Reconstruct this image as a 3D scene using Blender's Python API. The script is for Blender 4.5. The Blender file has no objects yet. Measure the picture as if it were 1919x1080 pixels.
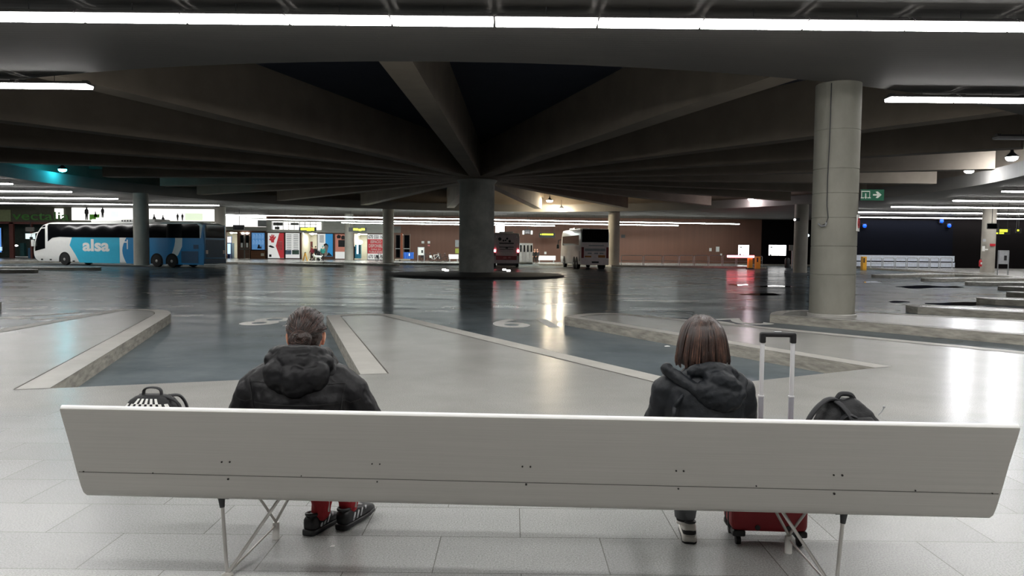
import bpy, bmesh, math, random
from mathutils import Vector, Matrix, noise
from mathutils.geometry import tessellate_polygon
random.seed(7)
PI = math.pi
S = bpy.context.scene
COL = S.collection

# ------------------------------------------------------------------ camera
F_PX = 1412.0; PITCH = math.radians(2.96); ROLL = math.radians(0.6); EYE = 1.6
_f = Vector((0, math.cos(PITCH), -math.sin(PITCH))); _u = Vector((0, math.sin(PITCH), math.cos(PITCH))); _r = Vector((1, 0, 0))
CR = _r*math.cos(ROLL) + _u*math.sin(ROLL); CU = _u*math.cos(ROLL) - _r*math.sin(ROLL)
def ray(px, py): return _f + CR*((px-959.5)/F_PX) + CU*((540-py)/F_PX)
def gz(px, py, z=0.0):
    d = ray(px, py); t = (z-EYE)/d.z; return Vector((d.x*t, d.y*t, z))
def at(px, py, Y):
    d = ray(px, py); t = Y/d.y; return Vector((d.x*t, Y, EYE+d.z*t))
cam = bpy.data.objects.new('camera', bpy.data.cameras.new('camera')); COL.objects.link(cam)
m3 = Matrix((CR, CU, -_f)).transposed()
cam.matrix_world = Matrix.Translation((0, 0, EYE)) @ m3.to_4x4()
cam.data.sensor_width = 36; cam.data.lens = 36*F_PX/1919; cam.data.clip_end = 400; cam.data.clip_start = .05
S.camera = cam

# ------------------------------------------------------------------ materials
def lin(v):
    v /= 255.0; return v/12.92 if v <= .04045 else ((v+.055)/1.055)**2.4
def C(r, g, b): return (lin(r), lin(g), lin(b), 1)
def newmat(name):
    m = bpy.data.materials.new(name); m.use_nodes = True
    nt = m.node_tree; b = nt.nodes['Principled BSDF']; return m, nt, b
def N(nt, typ, **kw):
    n = nt.nodes.new(typ)
    for k, v in kw.items():
        if k in n.inputs: n.inputs[k].default_value = v
        else: setattr(n, k, v)
    return n
def M(name, col, rough=.5, metal=0, var=.12, scale=4, bump=0, bscale=60, rvar=0, spec=.5, stretch=(1,1,1), coat=0):
    m, nt, b = newmat(name); L = nt.links.new
    tc = N(nt, 'ShaderNodeTexCoord'); mp = N(nt, 'ShaderNodeMapping'); mp.inputs['Scale'].default_value = stretch
    L(tc.outputs['Object'], mp.inputs[0])
    nz = N(nt, 'ShaderNodeTexNoise', Scale=scale, Detail=6.0, Roughness=.6); L(mp.outputs[0], nz.inputs['Vector'])
    cr = N(nt, 'ShaderNodeValToRGB'); cr.color_ramp.elements[0].position = .3; cr.color_ramp.elements[1].position = .7
    cr.color_ramp.elements[0].color = tuple(c*(1-var) for c in col[:3])+(1,); cr.color_ramp.elements[1].color = tuple(min(1, c*(1+var)) for c in col[:3])+(1,)
    L(nz.outputs['Fac'], cr.inputs[0]); L(cr.outputs[0], b.inputs['Base Color'])
    b.inputs['Roughness'].default_value = rough; b.inputs['Metallic'].default_value = metal; b.inputs['Specular IOR Level'].default_value = spec
    b.inputs['Coat Weight'].default_value = coat
    if rvar:
        mr = N(nt, 'ShaderNodeMapRange'); mr.inputs['To Min'].default_value = rough-rvar; mr.inputs['To Max'].default_value = rough+rvar
        mr.inputs['From Min'].default_value = .3; mr.inputs['From Max'].default_value = .7
        L(nz.outputs['Fac'], mr.inputs[0]); L(mr.outputs[0], b.inputs['Roughness'])
    if bump:
        n2 = N(nt, 'ShaderNodeTexNoise', Scale=bscale, Detail=5.0); L(mp.outputs[0], n2.inputs['Vector'])
        bp = N(nt, 'ShaderNodeBump', Strength=bump, Distance=.01); L(n2.outputs['Fac'], bp.inputs['Height']); L(bp.outputs[0], b.inputs['Normal'])
    return m
def E(name, col, strength):
    m, nt, b = newmat(name)
    b.inputs['Base Color'].default_value = tuple(c*.5 for c in col[:3])+(1,); b.inputs['Emission Color'].default_value = col; b.inputs['Emission Strength'].default_value = strength
    return m

# ------------------------------------------------------------------ mesh builder
class MB:
    def __init__(s): s.v = []; s.f = []; s.mi = []; s.cur = 0
    def add(s, vs, fs):
        o = len(s.v); s.v += [Vector(v) for v in vs]; s.f += [tuple(i+o for i in f) for f in fs]; s.mi += [s.cur]*len(fs); return s
    def box(s, x0, y0, z0, x1, y1, z1, ch=0, mt=None):
        if ch <= 0:
            vs = [(x0,y0,z0),(x1,y0,z0),(x1,y1,z0),(x0,y1,z0),(x0,y0,z1),(x1,y0,z1),(x1,y1,z1),(x0,y1,z1)]
            fs = [(0,3,2,1),(4,5,6,7),(0,1,5,4),(1,2,6,5),(2,3,7,6),(3,0,4,7)]
        else:
            bm = bmesh.new(); bmesh.ops.create_cube(bm, size=1)
            for v in bm.verts: v.co = Vector(((x0+x1)/2+v.co.x*(x1-x0), (y0+y1)/2+v.co.y*(y1-y0), (z0+z1)/2+v.co.z*(z1-z0)))
            bmesh.ops.bevel(bm, geom=bm.edges[:], offset=ch, segments=3, affect='EDGES', profile=.5)
            bm.verts.index_update(); vs = [v.co.copy() for v in bm.verts]; fs = [tuple(v.index for v in f.verts) for f in bm.faces]; bm.free()
        if mt is not None: vs = [mt @ Vector(v) for v in vs]
        return s.add(vs, fs)
    def prism(s, poly, a, b, plane='xy', mt=None):
        n = len(poly)
        def P(p, h): return {'xy': (p[0], p[1], h), 'xz': (p[0], h, p[1]), 'yz': (h, p[0], p[1])}[plane]
        vs = [P(p, a) for p in poly]+[P(p, b) for p in poly]
        tri = tessellate_polygon([[Vector((p[0], p[1], 0)) for p in poly]])
        fs = [tuple(t) for t in tri]+[tuple(i+n for i in t) for t in tri]+[(i, (i+1) % n, (i+1) % n+n, i+n) for i in range(n)]
        if mt is not None: vs = [mt @ Vector(v) for v in vs]
        return s.add(vs, fs)
    def tube(s, pts, r, n=10, cap=True, sx=1, sy=1):
        pts = [Vector(p) for p in pts]; rs = r if isinstance(r, (list, tuple)) else [r]*len(pts)
        vs = []; prev = None
        for i, p in enumerate(pts):
            d = (pts[min(i+1, len(pts)-1)]-pts[max(i-1, 0)]).normalized()
            a = prev if prev is not None else (Vector((0,0,1)) if abs(d.z) < .9 else Vector((1,0,0)))
            a = (a-d*a.dot(d)); a.normalize(); prev = a; b = d.cross(a)
            for k in range(n):
                t = 2*PI*k/n; vs.append(p+(a*math.cos(t)*sx+b*math.sin(t)*sy)*rs[i])
        fs = [(i*n+k, i*n+(k+1) % n, (i+1)*n+(k+1) % n, (i+1)*n+k) for i in range(len(pts)-1) for k in range(n)]
        if cap: fs += [tuple(range(n))[::-1], tuple((len(pts)-1)*n+k for k in range(n))]
        return s.add(vs, fs)
    def lathe(s, prof, c=(0,0,0), n=32, cap=True, axis='z'):
        vs = []
        for (r, z) in prof:
            for k in range(n):
                t = 2*PI*k/n; p = (r*math.cos(t), r*math.sin(t), z)
                if axis == 'y': p = (p[0], p[2], p[1])
                if axis == 'x': p = (p[2], p[0], p[1])
                vs.append((c[0]+p[0], c[1]+p[1], c[2]+p[2]))
        fs = [(i*n+k, i*n+(k+1) % n, (i+1)*n+(k+1) % n, (i+1)*n+k) for i in range(len(prof)-1) for k in range(n)]
        if cap: fs += [tuple(range(n))[::-1], tuple((len(prof)-1)*n+k for k in range(n))]
        return s.add(vs, fs)
    def ball(s, c, r, rot=None, nu=20, nv=12, fn=None):
        r = (r, r, r) if not isinstance(r, (tuple, list)) else r
        vs = []
        for j in range(1, nv):
            ph = PI*j/nv
            for k in range(nu):
                t = 2*PI*k/nu; vs.append(Vector((math.sin(ph)*math.cos(t), math.sin(ph)*math.sin(t), math.cos(ph))))
        vs += [Vector((0,0,1)), Vector((0,0,-1))]
        if fn: vs = [fn(v) for v in vs]
        vs = [Vector((v.x*r[0], v.y*r[1], v.z*r[2])) for v in vs]
        if rot is not None: vs = [rot @ v for v in vs]
        vs = [v+Vector(c) for v in vs]
        fs = [(j*nu+k, (j+1)*nu+k, (j+1)*nu+(k+1) % nu, j*nu+(k+1) % nu) for j in range(nv-2) for k in range(nu)]
        t0 = (nv-1)*nu
        fs += [(t0, k, (k+1) % nu) for k in range(nu)]+[(t0+1, (nv-2)*nu+(k+1) % nu, (nv-2)*nu+k) for k in range(nu)]
        return s.add(vs, fs)
    def limb(s, pts, rs, n=14):
        pts = [Vector(p) for p in pts]
        for i in range(len(pts)-1): s.tube([pts[i], pts[i+1]], [rs[i], rs[i+1]], n)
        for p, r in zip(pts, rs): s.ball(p, r, nu=n, nv=10)
        return s
    def loft(s, rings, cap=True):
        n = len(rings[0]); vs = [p for r in rings for p in r]
        fs = [(i*n+k, i*n+(k+1) % n, (i+1)*n+(k+1) % n, (i+1)*n+k) for i in range(len(rings)-1) for k in range(n)]
        if cap: fs += [tuple(range(n))[::-1], tuple((len(rings)-1)*n+k for k in range(n))]
        return s.add(vs, fs)
    def xf(s, mt): s.v = [mt @ v for v in s.v]; return s
    def build(s, name, mats, parent=None, smooth=False, world=False, fix=True):
        me = bpy.data.meshes.new(name)
        vs = s.v
        if world and parent is not None:
            inv = wm(parent).inverted(); vs = [inv @ v for v in vs]
        me.from_pydata([tuple(v) for v in vs], [], s.f)
        mats = mats if isinstance(mats, (list, tuple)) else [mats]
        for m in mats: me.materials.append(m)
        for p, i in zip(me.polygons, s.mi): p.material_index = min(i, len(mats)-1)
        if fix:
            bm = bmesh.new(); bm.from_mesh(me); bmesh.ops.recalc_face_normals(bm, faces=bm.faces[:]); bm.to_mesh(me); bm.free()
        if smooth:
            for p in me.polygons: p.use_smooth = True
            if smooth != 'all':
                try: me.set_sharp_from_angle(angle=math.radians(40))
                except Exception: pass
        me.update()
        o = bpy.data.objects.new(name, me); COL.objects.link(o)
        if parent is not None: o.parent = parent
        return o
def wm(o):
    m = o.matrix_basis.copy()
    while o.parent is not None: o = o.parent; m = o.matrix_basis @ m
    return m
def tag(o, label=None, cat=None, group=None, kind=None):
    for k, v in (('label', label), ('category', cat), ('group', group), ('kind', kind)):
        if v: o[k] = v
    return o
def thing(name, label, cat, loc=(0,0,0), rotz=0, group=None, kind=None):
    o = bpy.data.objects.new(name, None); COL.objects.link(o); o.location = loc; o.rotation_euler = (0, 0, rotz); o.empty_display_size = .2
    return tag(o, label, cat, group, kind)
def dup(root, loc=None, rotz=None, label=None, group=None):
    def cp(o, par):
        c = o.copy(); COL.objects.link(c)
        if par is not None: c.parent = par
        for ch in list(o.children): cp(ch, c)
        return c
    r = cp(root, None)
    if loc is not None: r.location = loc
    if rotz is not None: r.rotation_euler = (0, 0, rotz)
    if label: r['label'] = label
    if group: r['group'] = group
    return r
def remesh(o, voxel, smooth=4, disp=(), subd=0):
    md = o.modifiers.new('merge', 'REMESH'); md.mode = 'VOXEL'; md.voxel_size = voxel; md.use_smooth_shade = True
    if smooth:
        sm = o.modifiers.new('soften', 'SMOOTH'); sm.factor = .5; sm.iterations = smooth
    for (st, size, typ) in disp:
        t = bpy.data.textures.new('wrinkle', typ); t.noise_scale = size
        if typ == 'CLOUDS': t.noise_depth = 2
        d = o.modifiers.new('wrinkle', 'DISPLACE'); d.texture = t; d.strength = st; d.mid_level = .5; d.texture_coords = 'LOCAL'
    return o
_tc = {}
def glyphs(body, w=None, h=None, depth=.004, bold=0.0):
    """MB of the written body centred on the origin in the XZ plane, facing -Y."""
    cu = bpy.data.curves.new('lettering', 'FONT'); cu.body = body; cu.align_x = 'CENTER'; cu.offset = bold; cu.resolution_u = 4
    o = bpy.data.objects.new('lettering', cu); COL.objects.link(o)
    dg = bpy.context.evaluated_depsgraph_get(); dg.update()
    me = bpy.data.meshes.new_from_object(o.evaluated_get(dg))
    vs = [v.co.copy() for v in me.vertices]; fs = [tuple(p.vertices) for p in me.polygons]
    bpy.data.objects.remove(o); bpy.data.curves.remove(cu); bpy.data.meshes.remove(me)
    x0 = min(v.x for v in vs); x1 = max(v.x for v in vs); y0 = min(v.y for v in vs); y1 = max(v.y for v in vs)
    kx = w/(x1-x0) if w else h/(y1-y0); ky = h/(y1-y0) if h else kx
    vs = [Vector(((v.x-(x0+x1)/2)*kx, 0, (v.y-(y0+y1)/2)*ky)) for v in vs]
    return MB().add(vs, fs)
def letter(body, c, w, h, mat, parent, name='lettering', bold=.0, rot=None, world=True):
    m = glyphs(body, w, h, bold=bold); mt = Matrix.Translation(c) @ (rot.to_4x4() if rot is not None else Matrix())
    return m.xf(mt).build(name, mat, parent, world=world, fix=False)
def struct(o, label, cat): return tag(o, label, cat, kind='structure')
# ------------------------------------------------------------------ shared materials
m_pillar = M('pillar_concrete', C(140,138,128), .75, var=.16, scale=1.2, bump=.25, bscale=25, stretch=(1,1,.6))
m_pillar2 = M('far_pillar_concrete', C(170,165,155), .75, var=.12, scale=.8)
m_beam = M('beam_concrete', C(162,150,135), .8, var=.12, scale=.6)
m_fascia = M('fascia_concrete', C(140,136,130), .7, var=.08, scale=.4)
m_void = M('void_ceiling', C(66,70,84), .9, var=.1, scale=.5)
m_brown = M('brown_wall_panel', C(112,76,60), .55, var=.1, scale=.5, stretch=(6,1,.15))
m_brownd = M('dark_brown_wall', C(13,10,11), .85, var=.1, scale=.5, spec=.1)
m_grey = M('grey_render', C(120,120,116), .8, var=.12, scale=1)
m_cream = M('cream_wall', C(205,203,188), .8, var=.04)
m_white = M('white_paint', C(232,232,228), .5, var=.03)
m_black = M('black_plastic', C(22,22,24), .45, var=.1)
m_darkgrey = M('dark_grey_metal', C(60,61,63), .5, metal=.3, var=.08)
m_steel = M('brushed_steel', C(190,190,188), .3, metal=1, var=.05, stretch=(1,1,20))
m_galv = M('galvanised_rail', C(165,167,170), .4, metal=.5, var=.06)
m_red = M('red_paint', C(190,35,45), .5, var=.06)
m_glassd = M('dark_glass', C(10,12,15), .06, var=.1, spec=.7)
m_rubber = M('tyre_rubber', C(24,24,25), .8, var=.1)
m_orange = M('terracotta_frame', C(165,90,60), .6, var=.08)
m_yellow = M('signal_yellow', C(225,165,45), .5, var=.06)
m_blue = M('blue_plastic', C(30,85,175), .45, var=.06)
m_tube = E('fluorescent_glow', (1, .985, .965, 1), 20.5)
m_tubein = E('added_room_glow', (1,.97,.9,1), 22)
m_litwhite = E('backlit_white', (1, .985, .94, 1), 1.6)
m_litwin = E('lit_window', (1, .99, .97, 1), 3.5)

# road: dark, damp-looking, polished by tyres
m_road, nt, b = newmat('damp_asphalt'); L = nt.links.new
tc = N(nt, 'ShaderNodeTexCoord')
n1 = N(nt, 'ShaderNodeTexNoise', Scale=.35, Detail=8.0, Roughness=.65); L(tc.outputs['Object'], n1.inputs['Vector'])
cr = N(nt, 'ShaderNodeValToRGB'); cr.color_ramp.elements[0].position = .33; cr.color_ramp.elements[1].position = .68
cr.color_ramp.elements[0].color = C(76,84,88); cr.color_ramp.elements[1].color = C(106,114,118); b.inputs['Specular IOR Level'].default_value = .25; L(n1.outputs['Fac'], cr.inputs[0])
n3 = N(nt, 'ShaderNodeTexNoise', Scale=3.0, Detail=9.0, Roughness=.75); L(tc.outputs['Object'], n3.inputs['Vector'])
cr2 = N(nt, 'ShaderNodeValToRGB'); cr2.color_ramp.elements[0].position = .62; cr2.color_ramp.elements[1].position = .8
cr2.color_ramp.elements[0].color = (0,0,0,1); cr2.color_ramp.elements[1].color = (.3,.3,.3,1); L(n3.outputs['Fac'], cr2.inputs[0])
mx = N(nt, 'ShaderNodeMix', data_type='RGBA'); L(cr2.outputs[0], mx.inputs[0]); L(cr.outputs[0], mx.inputs[6]); mx.inputs[7].default_value = C(150,152,148)
L(mx.outputs[2], b.inputs['Base Color'])
mp = N(nt, 'ShaderNodeMapping'); mp.inputs['Scale'].default_value = (.12, 1.0, 1); L(tc.outputs['Object'], mp.inputs[0])
n2 = N(nt, 'ShaderNodeTexNoise', Scale=1.3, Detail=5.0, Roughness=.6); L(mp.outputs[0], n2.inputs['Vector'])
mr = N(nt, 'ShaderNodeMapRange'); mr.inputs['From Min'].default_value = .3; mr.inputs['From Max'].default_value = .7; mr.inputs['To Min'].default_value = .12; mr.inputs['To Max'].default_value = .25
L(n2.outputs['Fac'], mr.inputs[0]); L(mr.outputs[0], b.inputs['Roughness'])
bp = N(nt, 'ShaderNodeBump', Strength=.06, Distance=.02); L(n2.outputs['Fac'], bp.inputs['Height']); L(bp.outputs[0], b.inputs['Normal'])
df = N(nt, 'ShaderNodeBsdfDiffuse'); L(mx.outputs[2], df.inputs[0]); ms = N(nt, 'ShaderNodeMixShader')
mf = N(nt, 'ShaderNodeMapRange'); mf.inputs['From Min'].default_value = .3; mf.inputs['From Max'].default_value = .7; mf.inputs['To Min'].default_value = .5; mf.inputs['To Max'].default_value = .58
L(n1.outputs['Fac'], mf.inputs[0]); L(mf.outputs[0], ms.inputs[0]); L(b.outputs[0], ms.inputs[1]); L(df.outputs[0], ms.inputs[2]); L(ms.outputs[0], nt.nodes['Material Output'].inputs[0])

# platform paving: granite slabs near the bench, screeded concrete on the fingers
m_pave, nt, b = newmat('granite_paving'); L = nt.links.new
tc = N(nt, 'ShaderNodeTexCoord')
mp = N(nt, 'ShaderNodeMapping'); mp.inputs['Location'].default_value = (.38, -.35, 0); L(tc.outputs['Object'], mp.inputs[0])
br = N(nt, 'ShaderNodeTexBrick', Scale=1.0); br.inputs['Brick Width'].default_value = .88; br.inputs['Row Height'].default_value = .47
br.inputs['Mortar Size'].default_value = .0028; br.inputs['Mortar Smooth'].default_value = .2; br.inputs['Bias'].default_value = 0
br.inputs['Color1'].default_value = C(172,173,172); br.inputs['Color2'].default_value = C(162,163,162); br.inputs['Mortar'].default_value = C(112,111,108)
L(mp.outputs[0], br.inputs['Vector'])
n1 = N(nt, 'ShaderNodeTexNoise', Scale=110.0, Detail=3.0, Roughness=.8); L(tc.outputs['Object'], n1.inputs['Vector'])
c1 = N(nt, 'ShaderNodeValToRGB'); c1.color_ramp.elements[0].position = .36; c1.color_ramp.elements[1].position = .62
c1.color_ramp.elements[0].color = (.6,.6,.6,1); c1.color_ramp.elements[1].color = (1.1,1.1,1.1,1); L(n1.outputs['Fac'], c1.inputs[0])
n4 = N(nt, 'ShaderNodeTexNoise', Scale=.8, Detail=7.0, Roughness=.65); L(tc.outputs['Object'], n4.inputs['Vector'])
c4 = N(nt, 'ShaderNodeValToRGB'); c4.color_ramp.elements[0].position = .3; c4.color_ramp.elements[1].position = .7
c4.color_ramp.elements[0].color = (.9,.9,.89,1); c4.color_ramp.elements[1].color = (1.04,1.04,1.04,1); L(n4.outputs['Fac'], c4.inputs[0])
sx = N(nt, 'ShaderNodeSeparateXYZ'); L(tc.outputs['Object'], sx.inputs[0])
yr = N(nt, 'ShaderNodeMapRange'); yr.inputs['From Min'].default_value = 7.0; yr.inputs['From Max'].default_value = 7.4; L(sx.outputs['Y'], yr.inputs[0])
mxa = N(nt, 'ShaderNodeMix', data_type='RGBA'); L(yr.outputs[0], mxa.inputs[0]); L(br.outputs['Color'], mxa.inputs[6]); mxa.inputs[7].default_value = C(168,167,163)
mu = N(nt, 'ShaderNodeMix', data_type='RGBA', blend_type='MULTIPLY'); mu.inputs[0].default_value = 1; L(mxa.outputs[2], mu.inputs[6]); L(c1.outputs[0], mu.inputs[7])
mu2 = N(nt, 'ShaderNodeMix', data_type='RGBA', blend_type='MULTIPLY'); mu2.inputs[0].default_value = 1; L(mu.outputs[2], mu2.inputs[6]); L(c4.outputs[0], mu2.inputs[7])
L(mu2.outputs[2], b.inputs['Base Color'])
mr = N(nt, 'ShaderNodeMapRange'); mr.inputs['From Min'].default_value = .3; mr.inputs['From Max'].default_value = .7; mr.inputs['To Min'].default_value = .23; mr.inputs['To Max'].default_value = .27
L(n4.outputs['Fac'], mr.inputs[0]); L(mr.outputs[0], b.inputs['Roughness'])
m_kerb = M('kerb_stone', C(173,171,165), .45, var=.1, scale=2, bump=.1)
m_kerbside = M('weathered_kerb_face', C(160,156,146), .8, var=.38, scale=3, stretch=(1,1,5), bump=.4, bscale=20)
m_joint = M('dark_joint', C(70,66,60), .9)
# ribbed metal deck ceiling
m_deck, nt, b = newmat('ribbed_deck'); L = nt.links.new
tc = N(nt, 'ShaderNodeTexCoord'); wv = N(nt, 'ShaderNodeTexWave', Scale=2.0, bands_direction='Y', Distortion=0.0); L(tc.outputs['Object'], wv.inputs['Vector'])
n1 = N(nt, 'ShaderNodeTexNoise', Scale=.35, Detail=6.0); L(tc.outputs['Object'], n1.inputs['Vector'])
cr = N(nt, 'ShaderNodeValToRGB'); cr.color_ramp.elements[0].position = .3; cr.color_ramp.elements[1].position = .7; cr.color_ramp.elements[0].color = C(88,86,83); cr.color_ramp.elements[1].color = C(98,95,91)
L(n1.outputs['Fac'], cr.inputs[0]); L(cr.outputs[0], b.inputs['Base Color']); b.inputs['Roughness'].default_value = .7
bp = N(nt, 'ShaderNodeBump', Strength=.15, Distance=.01); L(wv.outputs['Fac'], bp.inputs['Height']); L(bp.outputs[0], b.inputs['Normal'])

# ------------------------------------------------------------------ road and platforms
ROAD = -.2
PC = Vector((-2.4, 50.5))                      # centre of the hall
mb = MB(); mb.box(-90, -12, ROAD-.3, 90, 112, ROAD); road = struct(mb.build('floor', m_road), 'dark damp asphalt bus yard around the central pillar', 'road')

FC = Vector((-2.2, 48.0))
def phi(p): return math.atan2(p[0]-FC.x, FC.y-p[1])
def rad(a): return Vector((math.sin(a), -math.cos(a)))
fingers = []
def finger(Lp, Rp=None, dl=20, dr=29, ll=8.6, lr=10.4, bul=.8):
    Lp = Vector(Lp); a = phi(Lp)
    if Rp is None:
        rr = (Lp-FC).length; Rp = FC+rad(a+math.radians(3.2))*rr
    Rp = Vector(Rp); a2 = phi(Rp)
    dL = rad(a+math.radians(dl)); dR = rad(a2+math.radians(dr-3))
    fingers.append((Lp, Rp, Lp+dL*ll, Rp+dR*lr, bul))
for p in ((-11.2,75), (-15.6,69.8)): finger(p)
nback = len(fingers)
finger((-29.7,54)); finger((-30.6,48)); finger((-30.2,41.8)); finger((-28.5,36)); finger((-26,31)); finger((-22.5,26.5)); finger((-18.2,22.6)); finger((-15.2,20.6), (-13.75,19.5))
fingers.append((Vector((-9.8,18.68)), Vector((-7.82,17.1)), Vector((-9.5,12.6)), Vector((-5.12,8.3)), .75))
fingers.append((Vector((-4.32,17.52)), Vector((-2.8,18.0)), Vector((-1.9,9.42)), Vector((2.28,8.85)), .45))
fingers.append((Vector((1.26,17.9)), Vector((2.85,18.98)), Vector((5.06,10.41)), Vector((10.0,10.5)), .5))
fingers.append((Vector((6.57,19.12)), Vector((10.6,19.6)), Vector((12.3,12.3)), Vector((17.6,14.4)), 1.5))
for p in ((12.06,22.33), (17.1,26.6), (21.3,31), (24.6,36.4), (26.5,42), (27.2,47.7), (27.3,54.3)): finger(p)
outline = []; strips = []; tips = []
def bez(a, c, b, n=8): return [a.lerp(c, t).lerp(c.lerp(b, t), t) for t in [i/n for i in range(1, n)]]
def addf(f):
    Lp, Rp, Le, Re, bul = f
    inward = (FC-(Lp+Rp)/2).normalized()
    arc = bez(Lp, Lp*.5+Rp*.5+inward*bul*2, Rp)
    outline.extend([Le, Lp]+arc+[Rp, Re]); strips.append([Le, Lp]+arc+[Rp, Re])
pre = [(38.5,72), (38.5,97.6), (27,97.6), (27,80), (10.6,80.6), (9.8,88), (7.4,88), (6.9,83.2), (6.2,82.4), (5.0,82.3), (3.0,84.5), (2.4,90), (-3.6,90), (-4.4,82.5), (-7.2,80.5)]
outline += [Vector(p) for p in pre]
for f in fingers[:nback]: addf(f)
outline += [Vector(p) for p in ((-27.5,75.5), (-45.0,73.2), (-46.5,62.0))]
for f in fingers[nback:]: addf(f)
outline += [Vector(p) for p in ((37.5,58),)]
outer = [Vector((-89,-11.5)), Vector((89,-11.5)), Vector((89,104)), Vector((-89,104))]
loops = [[v.to_3d() for v in outer], [v.to_3d() for v in outline]]
flat = [v for l in loops for v in l]
mb = MB(); mb.add([(v.x, v.y, 0) for v in flat], [tuple(t) for t in tessellate_polygon(loops)])
n0 = len(outer); n = len(outline); mb.cur = 1
mb.add([(v.x, v.y, 0) for v in outline]+[(v.x, v.y, ROAD) for v in outline], [(i, (i+1) % n, (i+1) % n+n, i+n) for i in range(n)])
plat = struct(mb.build('floor_platform', [m_pave, m_kerbside]), 'pale granite passenger platform with raised fingers between the bus bays', 'platform floor')
# kerb stones along every finger edge
mb = MB()
for st in strips:
    for i in range(len(st)-1):
        a, b_ = st[i], st[i+1]; d = (b_-a)
        if d.length < .01: continue
        d.normalize(); nrm = Vector((-d.y, d.x))
        if len(outline) and False: pass
        mid = st[len(st)//2]; cen = (st[0]+st[-1])/2*.5+mid*.5
        def inn(k):
            p = st[k]; dd = (st[min(k+1, len(st)-1)]-st[max(k-1, 0)]).normalized()
            if k in (1, len(st)-2):
                d1 = (st[k]-st[k-1]).normalized(); d2 = (st[k+1]-st[k]).normalized(); dd = (d1+d2).normalized()
            nn = Vector((-dd.y, dd.x)); return nn
        na, nb_ = inn(i), inn(i+1)
        if na.dot(cen-st[i]) < 0: na = -na
        if nb_.dot(cen-st[i+1]) < 0: nb_ = -nb_
        for w0, w1, z, ci in ((.004, .34, .004, 0), (.34, .362, .003, 1)):
            mb.cur = ci; p = [a+na*w0, b_+nb_*w0, b_+nb_*w1, a+na*w1]
            mb.add([(q.x, q.y, z) for q in p], [(0,1,2,3)])
struct(mb.build('trim_1', [m_kerb, m_joint]), 'pale kerb stones along the edges of the platform fingers', 'kerb')
# bay numbers painted on the road, read from the middle of the hall
m_line = M('road_marking_white', C(228,227,222), .7, spec=.2, var=.12, scale=3)
for txt, px, py, w, h, rz, lab in (('18', 524, 603, 1.5, 2.0, .12, 'white bay number painted left of the seated man'), ('19', 979, 606, 1.5, 2.1, -.12, 'white bay number 19 painted on the road between the two people'),
                       ('20', 1362, 604, 1.9, 1.7, -.35, 'white bay number partly hidden by the woman\'s head'), ('17', 95, 592, 1.5, 2.0, .3, 'white bay number painted beyond the far left finger')):
    p = gz(px, py, ROAD); g = glyphs(txt, w, h, bold=.02)
    g.v = [Vector((-v.x, -v.z, 0)) for v in g.v]
    g.xf(Matrix.Translation((p.x, p.y, ROAD+.004)) @ Matrix.Rotation(-rz, 4, 'Z'))
    tag(g.build('bay_number', m_line, fix=False), lab, 'road marking', 'bay numbers painted on the road')
# puddles
m_pud = M('still_water', C(20,22,26), .02, var=.05, spec=.8)
for px, py, wpx, hpx, lab in ((1795,569.5,60,3.2,'long dark puddle in front of the short finger at the right'), (1685,566,20,1.6,'small puddle beside the long dark puddle at the right'),
        (1742,538,62,2.4,'wide thin puddle farther out beyond the near pillar'), (1634,529,17,1.2,'narrow distant puddle just right of the near pillar'), (1425,552,38,2,'puddle mirroring the red barrier light'), (1385,534,20,1.2,'small puddle under the red barrier reflection'), (1452,537,38,1.4,'thin puddle below the lit office window')):
    ps = []
    for k in range(28):
        t = 2*PI*k/28; j = 1+.35*math.sin(3*t+px)+.2*math.sin(5*t+py)
        ps.append(gz(px+math.cos(t)*wpx*(1+.1*math.sin(4*t)), py+math.sin(t)*hpx*j, ROAD+.003))
    mb = MB(); mb.add(ps, [tuple(range(28))]); tag(mb.build('puddle', m_pud, fix=False), lab, 'puddle', 'puddles on the bus yard')

# ------------------------------------------------------------------ ceiling, ring beam, radial beams
EC = Vector((-1.6, 50.5)); EA, EB = 30.0, 33.5; ZR = 5.75; ZF = 6.55; ZT = 8.2
def ell(t, e=0): return Vector((EC.x+(EA+e)*math.sin(t), EC.y-(EB+e)*math.cos(t)))
NE = 128
ring = [ell(2*PI*k/NE) for k in range(NE)]
outer = [Vector((-89,-11.5)), Vector((89,-11.5)), Vector((89,104)), Vector((-89,104))]
loops = [[v.to_3d() for v in outer], [ell(2*PI*k/NE, .3).to_3d() for k in range(NE)]]; flat = [v for l in loops for v in l]
mb = MB(); mb.add([(v.x, v.y, ZR) for v in flat], [tuple(t) for t in tessellate_polygon(loops)])
struct(mb.build('ceiling', m_deck), 'dark ribbed metal ceiling outside the ring beam', 'ceiling')
mb = MB()
def band(e0, z0, e1, z1):
    a = [(*ell(2*PI*k/NE, e0), z0) for k in range(NE)]; b_ = [(*ell(2*PI*k/NE, e1), z1) for k in range(NE)]
    mb.add(a+b_, [(k, (k+1) % NE, (k+1) % NE+NE, k+NE) for k in range(NE)])
band(.3, ZR, 0, ZR); mb.cur = 1; band(0, ZR, 0, ZF); band(0, ZF, 1.2, ZF)
struct(mb.build('trim_2', [m_deck, m_fascia], fix=False), 'curved concrete ring beam around the hall ceiling', 'ring beam')
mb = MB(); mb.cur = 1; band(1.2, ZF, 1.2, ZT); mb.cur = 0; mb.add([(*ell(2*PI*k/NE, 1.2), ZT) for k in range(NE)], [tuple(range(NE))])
struct(mb.build('ceiling_roof', [m_void, m_beam], fix=False), 'black recessed roof slab above the radial beams', 'ceiling')
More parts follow.
